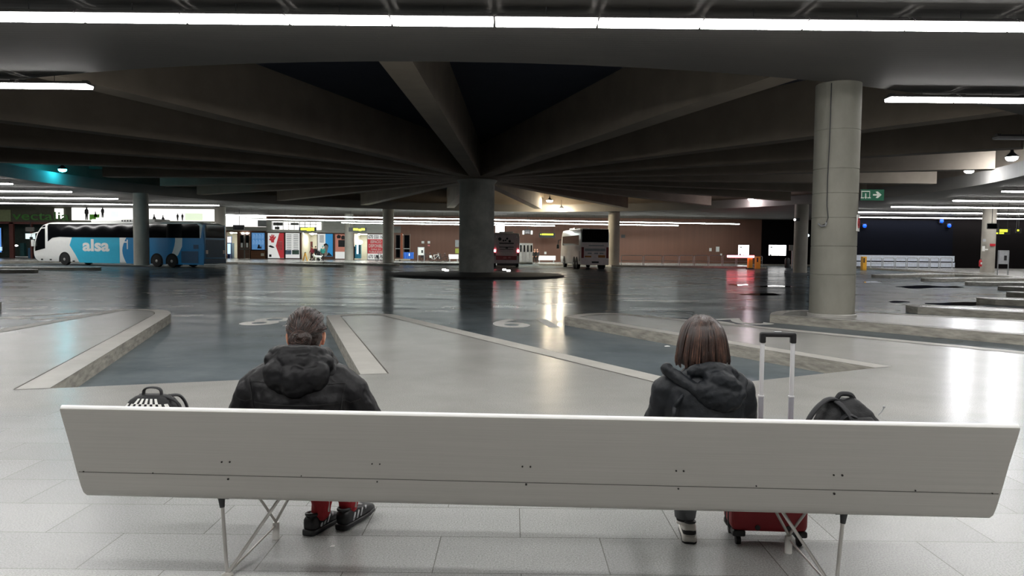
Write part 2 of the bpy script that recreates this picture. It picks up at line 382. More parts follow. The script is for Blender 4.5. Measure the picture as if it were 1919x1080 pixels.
def rayell(a, e=0):
    d = Vector((math.sin(a), -math.cos(a))); o = PC-EC; A, B = EA+e, EB+e
    qa = (d.x/A)**2+(d.y/B)**2; qb = 2*(o.x*d.x/A**2+o.y*d.y/B**2); qc = (o.x/A)**2+(o.y/B)**2-1
    return (-qb+math.sqrt(qb*qb-4*qa*qc))/(2*qa)
NB = 21
for k in range(NB):
    a = -math.radians(.7)+2*PI*k/NB; d = rad(a); s = Vector((-d.y, d.x))
    aa = (math.degrees(a)+180) % 360-180
    r1 = rayell(a)-(.12 if abs(aa) < 45 else 5.2 if -112 < aa < -70 else 1.7); r0 = 2.3
    mb = MB(); hw = .4
    def P(r, u, z): q = PC+d*r+s*u; return (q.x, q.y, z)
    mb.add([P(r0,-.36,6.2), P(r1,-hw,5.98), P(r1,hw,5.98), P(r0,.36,6.2), P(r0,-.36,ZT), P(r1,-hw,ZT), P(r1,hw,ZT), P(r0,.36,ZT)], [(0,3,2,1),(4,5,6,7),(0,1,5,4),(1,2,6,5),(2,3,7,6),(3,0,4,7)])
    re = rayell(a)+1.1; hw2 = .3
    mb.add([P(r1,-.3,7.3), P(re,-.3,7.3), P(re,.3,7.3), P(r1,.3,7.3), P(r1,-.3,ZT), P(re,-.3,ZT), P(re,.3,ZT), P(r1,.3,ZT)], [(0,3,2,1),(4,5,6,7),(0,1,5,4),(1,2,6,5),(2,3,7,6),(3,0,4,7)])
    o = mb.build('ceiling_beam', m_beam)
    if abs(aa) < 2: lab = 'concrete beam running from the central pillar straight towards the bench'
    elif abs(aa) > 170: lab = 'concrete beam pointing from the central pillar to the far side'
    else: lab = f"radial concrete beam, {['first','second','third','fourth','fifth','sixth','seventh','eighth','ninth','tenth'][max(0, round(abs(aa)/(360/NB))-1)]} to the {'right' if aa > 0 else 'left'} of the beam above the bench"
    tag(o, lab, 'ceiling beam', 'radial concrete ceiling beams', 'structure')

# ------------------------------------------------------------------ pillars
def pillar(x, y, r, z0, z1, label, mat, grooves=(), n=40, group='round concrete pillars', flare=0):
    t = thing('concrete_pillar', label, 'pillar', (x, y, z0), 0, group, 'structure')
    pr = [(r*1.0, 0)]; 
    for g in grooves: pr += [(r, g-z0-.012), (r-.012, g-z0-.006), (r-.012, g-z0+.006), (r, g-z0+.012)]
    if flare: pr += [(r, z1-z0-.8), (r+flare, z1-z0)]
    else: pr += [(r, z1-z0)]
    MB().lathe(pr, n=n).build('shaft', mat, t, smooth=True)
    return t
PNX, PNY, PNR = 8.05, 18.92, .535
pil_near = pillar(PNX, PNY, PNR, 0, ZR, 'nearest concrete pillar, with a green exit sign on its right side', m_pillar, [1.05, 1.75, 2.45, 3.05, 3.65, 4.6], 64)
MB().tube([(-.36,-.43,5.7),(-.365,-.43,4.2),(-.38,-.42,3.4),(-.375,-.42,2.75),(-.35,-.45,2.45),(-.40,-.46,2.3),(-.47,-.43,2.27)], .012, 8).build('cable', m_darkgrey, pil_near)
MB().tube([(-.51,-.28,2.3),(-.48,-.37,2.24),(-.41,-.45,2.25),(-.39,-.46,2.33)], .022, 8).build('cable_hook', m_galv, pil_near, smooth=True)
MB().lathe([(.575,0),(.575,.06),(.552,.08)], n=40, cap=False).build('base_collar', m_kerb, pil_near)
cp = thing('central_pillar', 'massive dark central pillar standing on the round island', 'pillar', (PC.x, PC.y, -.1), 0, None, 'structure')
MB().lathe([(1.17,0),(1.17,6.0),(1.35,6.25)], n=56).build('shaft', M('central_pillar_concrete', C(172,173,166), .75, var=.3, scale=.9, bump=.3, bscale=12), cp, smooth=True)
MB().lathe([(2.35,6.28),(2.35,8.25)], n=48).build('capital', m_beam, cp, smooth=True)
m_isl = M('island_tarmac', C(48,46,45), .7, var=.2, scale=2, bump=.3)
isl = thing('traffic_island', 'low round dark island around the central pillar', 'traffic island', (PC.x+.1, PC.y-.6, ROAD), 0, None, 'structure')
MB().lathe([(5.75,0),(5.7,.13),(5.5,.15),(1.0,.24)], n=72).build('mound', m_isl, isl, smooth=True)
m_slabw = M('pale_block', C(225,225,220), .5)
for i, (px, py, lab) in enumerate(((832,506.5,'white kerb light left of the central pillar, on the island'), (837,508,'white kerb light touching another one left of the central pillar'), (898,509.5,'white kerb light in front of the central pillar'), (945,506.5,'white kerb light right of the central pillar'), (953,508.5,'right end white kerb light on the island'))):
    p = gz(px, py, .06); mb = MB(); mb.box(-.14,-.06,-.02,.14,.06,.1,.02)
    o = mb.build('island_light', m_litwin); o.location = (p.x, p.y-.0, .06); tag(o, lab, 'island light', 'small white lights on the island')
pillar(-29.8, 60.6, .58, 0, ZR, 'pillar standing in front of the blue and white coach', m_pillar2)
pillar(-13.5, 82, .61, ROAD, ZR, 'dark pillar right of the red and white advertising poster', m_pillar2)
pillar(11.05, 82.4, .64, ROAD, ZR, 'pillar right behind the white coach', m_pillar2)
pillar(25.2, 66, .58, ROAD, ZR, 'pillar half hidden left of the nearest pillar', m_pillar2)
pillar(-31.2, 80.6, .56, 0, ZR, 'pale pillar behind the rear of the blue and white coach', m_pillar2)
pillar(-20.35, 94, .54, 0, ZR, 'pale pillar in front of the row of posters', m_pillar2)
pil_r = pillar(41.6, 66, .545, 0, ZR, 'pale pillar with red stickers and an extinguisher at the right', m_pillar2)

# ------------------------------------------------------------------ walls
W1 = 98.0; W2 = 84.0
X = lambda px, Y=W1: at(px, 450, Y).x
def Z(px, py, Y=W1): return at(px, py, Y).z
def wbox(mb, px0, py0, px1, py1, y0, y1, Y=W1, z0=None, z1=None):
    a = at(px0, py1, Y); b_ = at(px1, py0, Y)
    mb.box(a.x, y0, a.z if z0 is None else z0, b_.x, y1, b_.z if z1 is None else z1); return mb
# front wall: solid between the openings
ops = [(424.5, 444.5), (449, 468), (564.5, 594), (663, 688), (739.5, 769)]
mb = MB(); zl = 3.42
edges = [X(400)]+[v for o in ops for v in (X(o[0]), X(o[1]))]+[38.6]
for i in range(0, len(edges), 2): mb.box(edges[i], W1, 0, edges[i+1], W1+.3, zl)
mb.box(edges[0], W1, zl, 38.6, W1+.3, ZR); mb.cur = 1
struct(mb.build('wall_front', m_brown), 'brown panelled far wall of the hall', 'wall')
mb = MB(); mb.box(32.3, W1-.15, 0, 38.6, W1-.02, ZR); struct(mb.build('wall_exit', m_brownd), 'dark wall with a lit office window beyond the exit', 'wall')
mb = MB(); mb.box(X(400), W1+5, 0, X(790), W1+5.2, ZR); mb.box(X(400), W1+.3, zl+.02, X(790), W1+5, zl+.2); 
for px in (400, 446.8, 470, 562, 596, 660, 690, 737, 772): mb.box(X(px)-.06, W1+.3, 0, X(px)+.06, W1+5, zl)
struct(mb.build('wall_rooms', m_cream), 'cream walls inside the far shop entrances', 'wall')
mb = MB(); mb.box(38.6, W2, 0, 89, W2+.3, ZR); mb.box(38.6, W2+.3, 0, 38.9, W1+.3, ZR)
struct(mb.build('wall_right_front', m_brownd), 'very dark wall at the far right', 'wall')
mb = MB(); mb.box(-89, W2, 4.05, -32.4, W2+.3, ZR); mb.prism([(-32.4,W2+.3),(-38.9,W1),(-39.2,W1),(-32.8,W2+.3)], 0, ZR); mb.box(-38.5, W2, 0, -32.4, W2+.3, 4.05)
mb.box(-89, W2+6, 0, -36.2, W2+6.2, ZR)
struct(mb.build('wall_left_front', M('olive_wall', C(74,76,62), .7, var=.1)), 'olive shopfront wall at the far left', 'wall')
m_side = M('side_wall_plaster', C(90,88,84), .8)
for nm, (x0, y0, x1, y1), lab in (('wall_left', (-89.3,-12,-89,104), 'plain wall closing the hall at the left'), ('wall_right', (89,-12,89.3,104), 'plain wall closing the hall at the right'), ('wall_back', (-89,-11.9,89,-11.6), 'plain wall behind the waiting area')):
    mb = MB(); mb.box(x0, y0, ROAD, x1, y1, ZR+.3); struct(mb.build(nm, m_side), lab, 'wall')

# unseen light panels added inside the far shop entrances to brighten them
for px, w_, lab in ((434,.9,'unseen light panel added inside the left shop entrance'), (458,.9,'unseen light panel added behind the double door'), (579,.9,'unseen light panel added inside the corridor'), (675.5,.9,'unseen light panel added inside the opening with the glowing ball'), (754,.7,'unseen light panel added behind the glazed side door')):
    t = thing('added_room_light', lab, 'ceiling light', (X(px), W1+2.6, 3.36), 0, 'unseen lights added in the far shops'); MB().box(-w_*.6,-.9,0,w_*.6,.9,.08).build('tray', m_white, t); MB().box(-w_*.5,-.8,-.02,w_*.5,.8,.0).build('diffuser', m_tubein, t)
# ------------------------------------------------------------------ fluorescent lamps
def ordw(i):
    return ORD[i] if i < len(ORD) else f'number {i+1}'
ORD = ['first','second','third','fourth','fifth','sixth','seventh','eighth','ninth','tenth','eleventh','twelfth','thirteenth','fourteenth','fifteenth','sixteenth','seventeenth','eighteenth','nineteenth','twentieth','twenty-first','twenty-second','twenty-third','twenty-fourth','twenty-fifth','twenty-sixth','twenty-seventh','twenty-eighth','twenty-ninth','thirtieth','thirty-first','thirty-second','thirty-third','thirty-fourth','thirty-fifth','thirty-sixth']
m_housing = M('lamp_housing', C(70,68,68), .5, metal=.2)
m_tubefar = E('cool_fluorescent_glow', (.92,1,.97,1), 20)
m_unlit = M('unlit_diffuser', C(150,150,150), .4)
LP = 1.775
def lamp_proto(zr, glow):
    t = thing('fluorescent_lamp', 'x', 'ceiling lamp')
    mb = MB(); mb.box(-.875,-.205,.02,.875,.205,.045); mb.box(-.85,-.09,.045,.85,.09,.1); mb.box(-.84,-.05,.1,-.7,.05,.13); mb.box(.7,-.05,.1,.84,.05,.13); mb.build('housing', m_housing, t)
    mb = MB(); pr = [(-.17,.02),(-.14,-.055),(.14,-.055),(.17,.02)]
    mb.prism(pr, -.865, .865, 'yz'); mb.build('diffuser', glow, t)
    if zr > .1: MB().tube([(0,0,.1),(0,0,zr)], .008, 6).build('hanging_rod', m_darkgrey, t)
    return t
def lamp_row(p0, dirx, n, desc, group, side='left', glow=None):
    """n lamps from p0 along dirx; ordinal counted from the given end"""
    p0 = Vector(p0); d = Vector(dirx).normalized(); rz = math.atan2(d.y, d.x)
    pr = lamp_proto(ZR-p0.z, glow or m_tube)
    for i in range(n):
        o = pr if i == 0 else dup(pr)
        o.location = p0+d*LP*(i+.5); o.rotation_euler = (0, 0, rz if d.x > 0 else rz-PI)
        o['label'] = f'{ordw(i)} lamp from the {side} {desc}'[:200]; o['group'] = group
a = gz(345, 34, 5.5); b_ = gz(1680, 47.5, 5.5); d = (b_-a).normalized()
a0 = a-d*LP*3; lamp_row(a0, d, 13, 'end of the bright tube row nearest overhead', 'lamps of the nearest ceiling row')
q = gz(170, 161.5, 5.5); lamp_row(q, (-1,0,0), 2, 'along the short bright tube strip left of the beams', 'lamps of the short row at upper left', 'right')
q = gz(1662, 185.5, 5.5); lamp_row(q, (1,0,0), 3, 'in the bright tube strip beside the near pillar', 'lamps of the short row at upper right')
q = gz(1864, 258, 5.5); lamp_row(q, (1,0,0), 1, 'unlit grey tube lamp above the white floodlights', 'unlit lamps at upper right', 'left', m_unlit)
for i, (px, py) in enumerate(((22,344.5), (133,359.5), (220,372.5), (410,385))):
    q = gz(px, py, 5.5); n = int((q.x+.705*q.y+7)/LP)+1 if i > 1 else int((q.x+77)/LP)
    lamp_row(q, (-1,.0,0), n, f'in the {ORD[i]} tube row over the blue coach side', f'lamps of the {ORD[i]} far-left row', 'right')
for i, (px, py) in enumerate(((1879,358.5), (1787,376), (1671,387.5), (1560,397), (1560,406.5))):
    q = gz(px, py, 5.5); n = max(1, int((.705*q.y-q.x+7)/LP)+1)
    lamp_row(q, (1,.0,0), n, f'in the {ORD[i]} tube row right of the near pillar', f'lamps of the {ORD[i]} far-right row')
for i, (p0, p1, z) in enumerate((((423,402.6), (1404.5,420.3), 5.0), ((459,410.5), (1273,422.8), 4.72), ((640,417.5), (1055,423.6), 4.42))):
    a = gz(*p0, z); b_ = gz(*p1, z); d = b_-a; n = int(d.length/LP)
    lamp_row(a, d, n, f'in the {["upper","middle","lower"][i]} tube row before the brown wall', f'lamps of the {["upper","middle","lower"][i]} row before the far wall', 'left', m_tubefar)
for y, ds in ((7.3,'in the row over the bench front'), (1.5,'in the row above the camera side'), (-4.3,'in the row behind the waiting area')):
    lamp_row((-12.25,y,5.5), (1,0,0), 14, ds, 'lamps of the ceiling '+ds[7:])

# ------------------------------------------------------------------ floodlights on the ring beam
def flood(px, py, Y, col, st, label, r=.24):
    p = at(px, py, Y); t = thing('floodlight', label, 'floodlight', p, 0, 'floodlights on the ring beam')
    MB().lathe([(.05,.5),(.09,.3),(r,.12),(r+.03,.06),(r,.06)], n=24).build('housing', m_darkgrey, t, smooth=True)
    MB().lathe([(r*.98,.06),(r*.9,-.04),(r*.6,-.1),(.02,-.13)], n=20).build('lens', E('floodlight_glow', col, st), t, smooth=True)
    MB().tube([(0,0,.48),(0,0,1.0)], .02, 6).build('bracket', m_darkgrey, t)
flood(117, 319, 52, (.03,.75,1,1), 65, 'cyan floodlight at the far left of the ring beam', .27)
flood(1816, 321, 44, (.93,.95,1,1), 260, 'white floodlight at the right, lower of two', .27)
flood(1896, 297, 37.6, (.93,.95,1,1), 260, 'white floodlight nearest the right, higher of two', .27)
flood(1407, 374, 70, (1,.86,.92,1), 150, 'pinkish white floodlight left of the near pillar')
flood(1030, 377, 81.5, (1,.84,.6,1), 330, 'warm floodlight right of the central pillar, upper of two', .34)
flood(1052, 392, 82.4, (1,.86,.64,1), 330, 'warm floodlight right of the central pillar, lower of two', .34)

# ------------------------------------------------------------------ shopfront on the far wall
YF = W1-.03
def prect(mb, px0, py0, px1, py1, y=YF, th=.05, Y=None):
    a = at(px0, py1, Y or y); b_ = at(px1, py0, Y or y); zc0 = at((px0+px1)/2, py1, Y or y).z; zc1 = at((px0+px1)/2, py0, Y or y).z
    mb.box(a.x, y-th, zc0, b_.x, y, zc1); return mb
def ppoly(mb, pts, y=YF, th=.05):
    q = [at(p[0], p[1], y) for p in pts]; mb.prism([(v.x, v.z) for v in q], y-th, y, 'xz'); return mb
def board(name, label, cat, px0, py0, px1, py1, mat, y=YF, th=.06, frame=None, group=None, part='board'):
    p = at((px0+px1)/2, py1, y); t = thing(name, label, cat, p, 0, group)
    prect(MB(), px0, py0, px1, py1, y, th).build(part, mat, t, world=True)
    if frame:
        mb = MB(); w = .7
        for r in ((px0-w,py0-w,px1+w,py0), (px0-w,py1,px1+w,py1+w), (px0-w,py0,px0,py1), (px1,py0,px1+w,py1)): prect(mb, *r, y, th+.03)
        mb.build('frame', frame, t, world=True)
    return t
zz = lambda zx, zy: (415+zx/9.817, 390+zy/9.817)
m_pw = E('glowing_poster_white', (.93,.93,.9,1), .5); m_pb = E('glowing_poster_blue', (.14,.36,.72,1), .42); m_pr = E('glowing_poster_red', (.62,.05,.06,1), .4)  # poster colours glow faintly, added because the lamp rows leave them dark
m_ink = M('black_ink', C(35,35,38), .6); m_grtxt = M('grey_print', C(165,167,170), .6); m_pink = M('pink_print', C(215,130,130), .6)
# upper fascia and lit panels
mb = MB(); prect(mb, 415, 425.5, 500, 432.5, YF, .25); prect(mb, 500, 415, 737, 436.5, YF, .2); o = mb.build('trim_3', M('grey_louvre', C(185,185,178), .7, var=.15, scale=1.5, stretch=(1,1,14))); struct(o, 'grey louvred band above the far shop posters', 'fascia')
for i, (r, lab) in enumerate((((416,403,499,425), 'bright white panel above the hanging black screen'), ((510,416,602,430.5), 'white lit window band left of the yellow sign'))):
    t = board('lit_panel', lab, 'lit panel', *r, m_litwhite, YF-.22 if i else YF, .08)
    if i:
        mb = MB(); 
        for k in range(9): prect(mb, 510+k*10.2, 416, 511+k*10.2, 430.5, YF-.28, .04)
        prect(mb, 512, 417, 530, 423, YF-.28, .04); prect(mb, 515, 425, 524, 430, YF-.28, .04); prect(mb, 545, 418, 560, 422, YF-.28, .04); prect(mb, 510, 420, 602, 420.8, YF-.28, .04)
        mb.build('window_bars', m_grey, t, world=True)
    else: prect(MB(), 483, 413, 499, 425, YF-.08, .02).build('grey_patch', m_grtxt, t, world=True)
# posters, their colours given a faint added glow
t = board('poster', 'blue poster with white handwriting above brown planks', 'poster', 472, 436.5, 496.5, 468, m_pb, frame=m_brownd, group='posters on the far wall')
mb = MB()
for r in range(2):
    for k in range(4):
        c = at(475.5+k*5.6, 443+r*11, YF-.07); mb.tube([(c.x-.12,c.y,c.z-.3), (c.x-.02,c.y,c.z+.3), (c.x+.12,c.y,c.z+.1), (c.x+.02,c.y,c.z-.3)], .03, 6)
mb.build('brush_strokes', E('glowing_pale_blue', (.3,.5,.75,1), .5), t, world=True)
mb = MB(); ppoly(mb, [(482,466),(484,459),(486,458),(488,466)], YF-.06, .02); ppoly(mb, [(487,466),(489,460),(490.5,466)], YF-.06, .02); mb.build('figure_print', m_ink, t, world=True)
t = board('plank_panel', 'brown plank panel under the blue poster', 'panel', 470, 470, 498, 485, M('plank_wood', C(110,70,45), .6, var=.3, scale=2, stretch=(.3,1,6)), frame=m_brownd)
prect(MB(), 489, 475, 495, 480, YF-.06, .02).build('sticker', m_cream, t, world=True)
t = board('poster', 'white poster with a red hand and red slanted side', 'poster', 502, 437, 532.6, 484, m_pw, frame=m_ink, group='posters on the far wall')
ppoly(MB(), [zz(1065,460), zz(1154,460), zz(1154,922), zz(1080,922), zz(1000,700)], YF-.06, .02).build('red_field', m_pr, t, world=True)
mb = MB(); ppoly(mb, [zz(905,570), zz(970,565), zz(968,635), zz(918,635)], YF-.06, .02)
for b0, b1, w in (((912,590),(880,572),.1), ((915,570),(893,510),.1), ((930,565),(930,487),.1), ((948,565),(965,493),.1), ((962,580),(998,525),.1)):
    p = at(*zz(*b0), YF-.07); q_ = at(*zz(*b1), YF-.07); mb.tube([p, q_], [.11,.07], 8, sy=.25)
mb.build('red_hand', m_pr, t, world=True)
mb = MB(); ppoly(mb, [zz(865,700), zz(900,685), zz(950,705), zz(980,730), zz(940,735), zz(880,715)], YF-.06, .02); prect(mb, *zz(877,855), *zz(920,900), YF-.06, .02); mb.build('dark_print', m_ink, t, world=True)
mb = MB()
for k in range(6): prect(mb, *zz(1040,612+k*28), *zz(1120,628+k*28), YF-.08, .02)
mb.build('text_lines', m_pink, t, world=True)
t = board('poster', 'white timetable poster with two small pictures at its foot', 'poster', 535.3, 437, 562, 484, m_pw, frame=m_ink, group='posters on the far wall')
mb = MB()
for c in range(2):
    for k in range(9): prect(mb, 537+c*13, 440+k*3.4, 546+c*13, 441.2+k*3.4, YF-.06, .02)
mb.build('text_lines', m_grtxt, t, world=True)
prect(MB(), 535, 469, 546, 477, YF-.06, .02).build('picture', M('sea_picture', C(120,145,170), .6, var=.4, scale=3), t, world=True)
prect(MB(), 547.5, 469, 560.5, 477, YF-.06, .02).build('picture', M('park_picture', C(80,110,95), .6, var=.5, scale=4), t, world=True)
t = board('poster', 'half white, half blue poster with a face behind the man in teal', 'poster', 595.5, 438.5, 624, 480.5, m_pw, frame=m_ink, group='posters on the far wall')
prect(MB(), 610, 438.5, 624, 480.5, YF-.06, .02).build('blue_field', E('glowing_bright_blue', (.03,.3,.66,1), .5), t, world=True)
mb = MB()
for k in range(5): prect(mb, 599, 441.5+k*2.8, 607, 443+k*2.8, YF-.06, .02)
mb.build('text_lines', m_grtxt, t, world=True)
mb = MB(); ppoly(mb, [(606,478),(608,462),(610,458),(614,459),(615,465),(613,472),(617,480),(606,480)], YF-.08, .02); mb.build('printed_face', M('face_print', C(180,165,155), .6), t, world=True)
mb = MB(); ppoly(mb, [(606.5,463),(607,458),(611,456),(615,459),(615.5,465),(613.5,460),(609,460)], YF-.1, .02); mb.build('printed_hair', m_ink, t, world=True)
ppoly(MB(), [(612,480),(616,473),(623,480)], YF-.1, .02).build('printed_shoulder', m_ink, t, world=True)
t = board('poster', 'salmon poster with two heads left of the pale pillar', 'poster', 628.5, 439.5, 648, 472, E('glowing_salmon', (.62,.24,.17,1), .4), frame=None, group='posters on the far wall')
mb = MB(); prect(mb, 628.5, 472, 648, 485, YF-.0, .07); mb.build('white_foot', m_pw, t, world=True)
mb = MB(); prect(mb, 634, 450, 647, 463, YF-.06, .02); ppoly(mb, [(631,443),(634,440),(639,442),(638,447),(632,447)], YF-.06, .02); ppoly(mb, [(639,444),(643,441),(647,444),(646,449),(640,449)], YF-.06, .02); mb.build('dark_print', m_ink, t, world=True)
t = board('poster', 'red and white advertising space poster with phone number', 'poster', 689, 439.5, 721, 486.5, m_pw, frame=m_ink, group='posters on the far wall')
prect(MB(), 689, 448.5, 721, 475.5, YF-.06, .02).build('red_field', m_pr, t, world=True)
def pletter(body, px0, py0, px1, py1, mat, par, y, bold=.02):
    a = at(px0, py1, y); b_ = at(px1, py0, y); letter(body, Vector(((a.x+b_.x)/2, y, (a.z+b_.z)/2)), b_.x-a.x, b_.z-a.z-.0, mat, par, bold=bold)
pletter('670 550 165', 690.5, 441, 719.8, 447.3, m_ink, t, YF-.09); pletter('670 550 165', 690.5, 478, 719.8, 484.5, m_ink, t, YF-.09)
pletter('ESPACIO', 694.5, 450.5, 714.5, 456, m_white, t, YF-.1); pletter('DISPONIBLE', 691, 458, 719, 464, m_white, t, YF-.1)
pletter('PARA SU', 695.5, 466, 713.5, 469, m_white, t, YF-.1); pletter('PUBLICIDAD', 691.5, 470.2, 718, 474.2, m_white, t, YF-.1)
# doors and rooms
m_doorw = M('door_wood', C(105,78,66), .5, var=.15)
t = thing('double_door', 'wooden double door with glazed panels and white notices', 'door', at(458, 485, W1), 0, None, 'structure')
for k, (a_, b2) in enumerate(((449.3,457.6), (459.4,467.8))):
    f = prect(MB(), a_, 437, b2, 484.5, W1+.12, .06).build('door_leaf', m_doorw, t, world=True)
    prect(MB(), a_+1.2, 441, b2-1.2, 464, W1+.06, .02).build('glass', m_glassd, f, world=True)
    prect(MB(), a_+2, 455.5, a_+5.6, 464, W1+.04, .02).build('notice', m_white, f, world=True)
    prect(MB(), a_+.3, 466, b2-.3, 468, W1+.04, .08).build('push_bar', m_steel, f, world=True)
prect(MB(), 457.6, 437, 459.4, 484.5, W1+.12, .1).build('door_post', m_grey, t, world=True)
for px, py, lab in ((434,436.5,'spotlight over the left shop entrance'), (455,437.5,'left spotlight above the double door'), (463,437.5,'right spotlight above the double door'), (567.5,438.5,'left ceiling light in the corridor opening'), (585,439,'right ceiling light in the corridor opening'), (673,439.5,'ceiling light above the blue drinks machine')):
    y = W1+(1.5 if px not in (455,463) else -.15); p = at(px, py, y); o = MB().ball((0,0,0), (.22,.22,.13), nu=12, nv=8).build('spot_lamp', m_litwin, None, smooth='all'); o.location = p; tag(o, lab, 'spotlight', 'small spotlights of the far shops')
t = thing('vending_machine', 'glowing white and blue vending machine in the left entrance', 'vending machine', at(433, 485, W1+1.6))
prect(MB(), 423.5, 443, 434.5, 484, W1+1.6, .8).build('body', M('machine_blue', C(40,70,130), .4), t, world=True)
prect(MB(), 424.5, 444, 433, 455, W1+.8, .03).build('lit_header', m_litwhite, t, world=True); prect(MB(), 425.5, 457, 432, 476, W1+.8, .03).build('lit_front', E('cool_glow', (.6,.85,1,1), 1.0), t, world=True)
t = board('glass_door', 'pale glass door leaf right of the vending machine', 'door', 434.5, 456, 439, 484, M('pale_door_glass', C(205,225,232), .3, var=.03), W1+1.2, .05); t['kind'] = 'structure'
prect(MB(), 434.2, 455, 434.6, 484.5, W1+1.16, .06).build('door_frame', m_darkgrey, t, world=True)
t = thing('corridor_door', 'dark red door at the end of the corridor', 'door', at(580, 485, W1+4.9), 0, None, 'structure')
prect(MB(), 575.5, 453, 586, 484, W1+4.95, .08).build('door_leaf', M('oxblood_paint', C(95,45,42), .5), t, world=True); prect(MB(), 577.5, 454.5, 580.5, 456, W1+4.85, .02).build('door_sign', m_red, t, world=True)
for px, py, lab in ((569,456,'upper yellow framed notice in the corridor'), (569,464,'lower yellow framed notice in the corridor')):
    board('notice_sign', lab, 'notice', px-1.8, py-2.6, px+1.8, py+2.6, M('olive_notice', C(130,115,45), .6), W1+4.9, .05, group='corridor notices')
t = thing('drinks_machine', 'blue and white machine with a glowing ball on top', 'machine', at(673, 486, W1+.8))
prect(MB(), 667.5, 459, 677.5, 484.5, W1+.8, .7).build('body', M('machine_cyan', C(70,165,200), .4), t, world=True)
prect(MB(), 668.5, 458, 671.5, 476, W1+.1, .03).build('lit_panel', m_litwhite, t, world=True); prect(MB(), 673.5, 459, 675.5, 476, W1+.1, .03).build('dark_panel', m_ink, t, world=True)
p = at(673.5, 454, W1+.4); o = MB().ball((0,0,0), (.45,.3,.3)).build('glow_ball', m_litwin, t, smooth='all'); o.location = p-t.location
t = thing('arcade_unit', 'tall blue unit standing left of the glowing ball machine', 'machine', at(665.5, 486, W1+.8))
prect(MB(), 664.2, 462, 666.6, 484.5, W1+.8, .3).build('body', M('unit_blue', C(40,120,160), .4), t, world=True); prect(MB(), 664.6, 464, 666, 470, W1+.5, .02).build('screen', m_glassd, t, world=True)
t = thing('side_door', 'brown glazed door with an orange post beside the dark pillar', 'door', at(754, 486, W1), 0, None, 'structure')
prect(MB(), 751.2, 437, 755, 485.5, W1+.1, .2).build('door_post', m_orange, t, world=True)
for a_, b2 in ((739.7,751), (755.2,768.8)):
    f = prect(MB(), a_, 438, b2, 485.5, W1+.2, .06).build('door_leaf', m_doorw, t, world=True); prect(MB(), a_+2.5, 441, b2-1.5, 483, W1+.13, .02).build('glass', m_glassd, f, world=True); prect(MB(), a_+1, 465.5, b2-1, 467, W1+.1, .05).build('push_bar', m_steel, f, world=True)
prect(MB(), 738, 424.5, 751, 436.5, YF, .15).build('white_panel', m_grey, t, world=True)
# hanging signs and screens
m_ysign = E('lit_yellow', (.82,.9,.05,1), 1.3)
def hang_sign(px0, py0, px1, py1, Y, label, lit):
    p = at((px0+px1)/2, py0, Y); t = thing('hanging_sign', label, 'sign', p, 0, 'lit hanging signs')
    prect(MB(), px0, py0, px1, py1, Y, .18).build('casing', m_black, t, world=True)
    for r in lit: prect(MB(), *r, Y-.18, .03).build('lit_text_panel', m_ysign, t, world=True)
    for px in (px0+3, px1-3):
        q_ = at(px, py0, Y-.09); MB().tube([q_, (q_.x, q_.y, ZR)], .02, 6).build('hanging_rod', m_darkgrey, t, world=True)
hang_sign(561, 426, 593, 434, 88, 'yellow lit hanging sign above the corridor opening', [(563.5,427.5,576,431.5), (576.5,427,589,432.5), (575,429,583,433)])
hang_sign(654, 426.5, 687, 434.5, 89, 'yellow lit hanging sign right of the pale pillar', [(662,428,671,432), (672,429,677,433), (677,428,683.5,432)])
hang_sign(1010, 437, 1040, 445.5, 95.5, 'yellow lit hanging sign left of the white coach', [(1012.5,438.5,1014,440.5), (1015.5,438,1037,441)])
hang_sign(1868, 428.5, 1891, 439.5, 61.5, 'yellow lit sign behind the pale right pillar', [(1873,430,1888,435), (1867,436,1870,438.5), (1872.5,436,1881,438.5)])
hang_sign(1902, 428.5, 1912, 437, 64.5, 'small dark sign with a yellow arrow at the right edge', [(1906,430.5,1909.5,433.5)])
def screen(px0, py0, px1, py1, Y, label, sides=False):
    p = at((px0+px1)/2, py0, Y); t = thing('hanging_screen', label, 'screen', p, 0, 'hanging departure screens')
    prect(MB(), px0, py0, px1, py1, Y, .35).build('casing', m_black, t, world=True); q_ = at((px0+px1)/2, py0, Y-.17)
    MB().tube([q_, (q_.x, q_.y, ZR)], .03, 6).build('hanging_rod', m_darkgrey, t, world=True)
    prect(MB(), px0+1, py0+1, px1-1, py1-1, Y-.35, .02).build('panel', m_glassd, t, world=True)
    if sides:
        for a_, b2 in ((px0-4,px0-.5), (px1+.5,px1+4)): prect(MB(), a_, py0+2, b2, py1+.5, Y, .3).build('side_lamp', m_white, t, world=True)
screen(438.5, 422, 458.5, 431, 86, 'black screen hung on a rod left of the posters')
screen(983, 430.5, 994, 439, 93, 'grey screen with white side boxes above the lockers', True)
screen(1849, 419, 1869, 429.5, 63.5, 'dark screen hung in front of the pale right pillar')
board('light_box_sign', 'bright white light box above the red and white bus', 'light box', 928.5, 417.5, 945.5, 436, m_litwin, 93, .3)
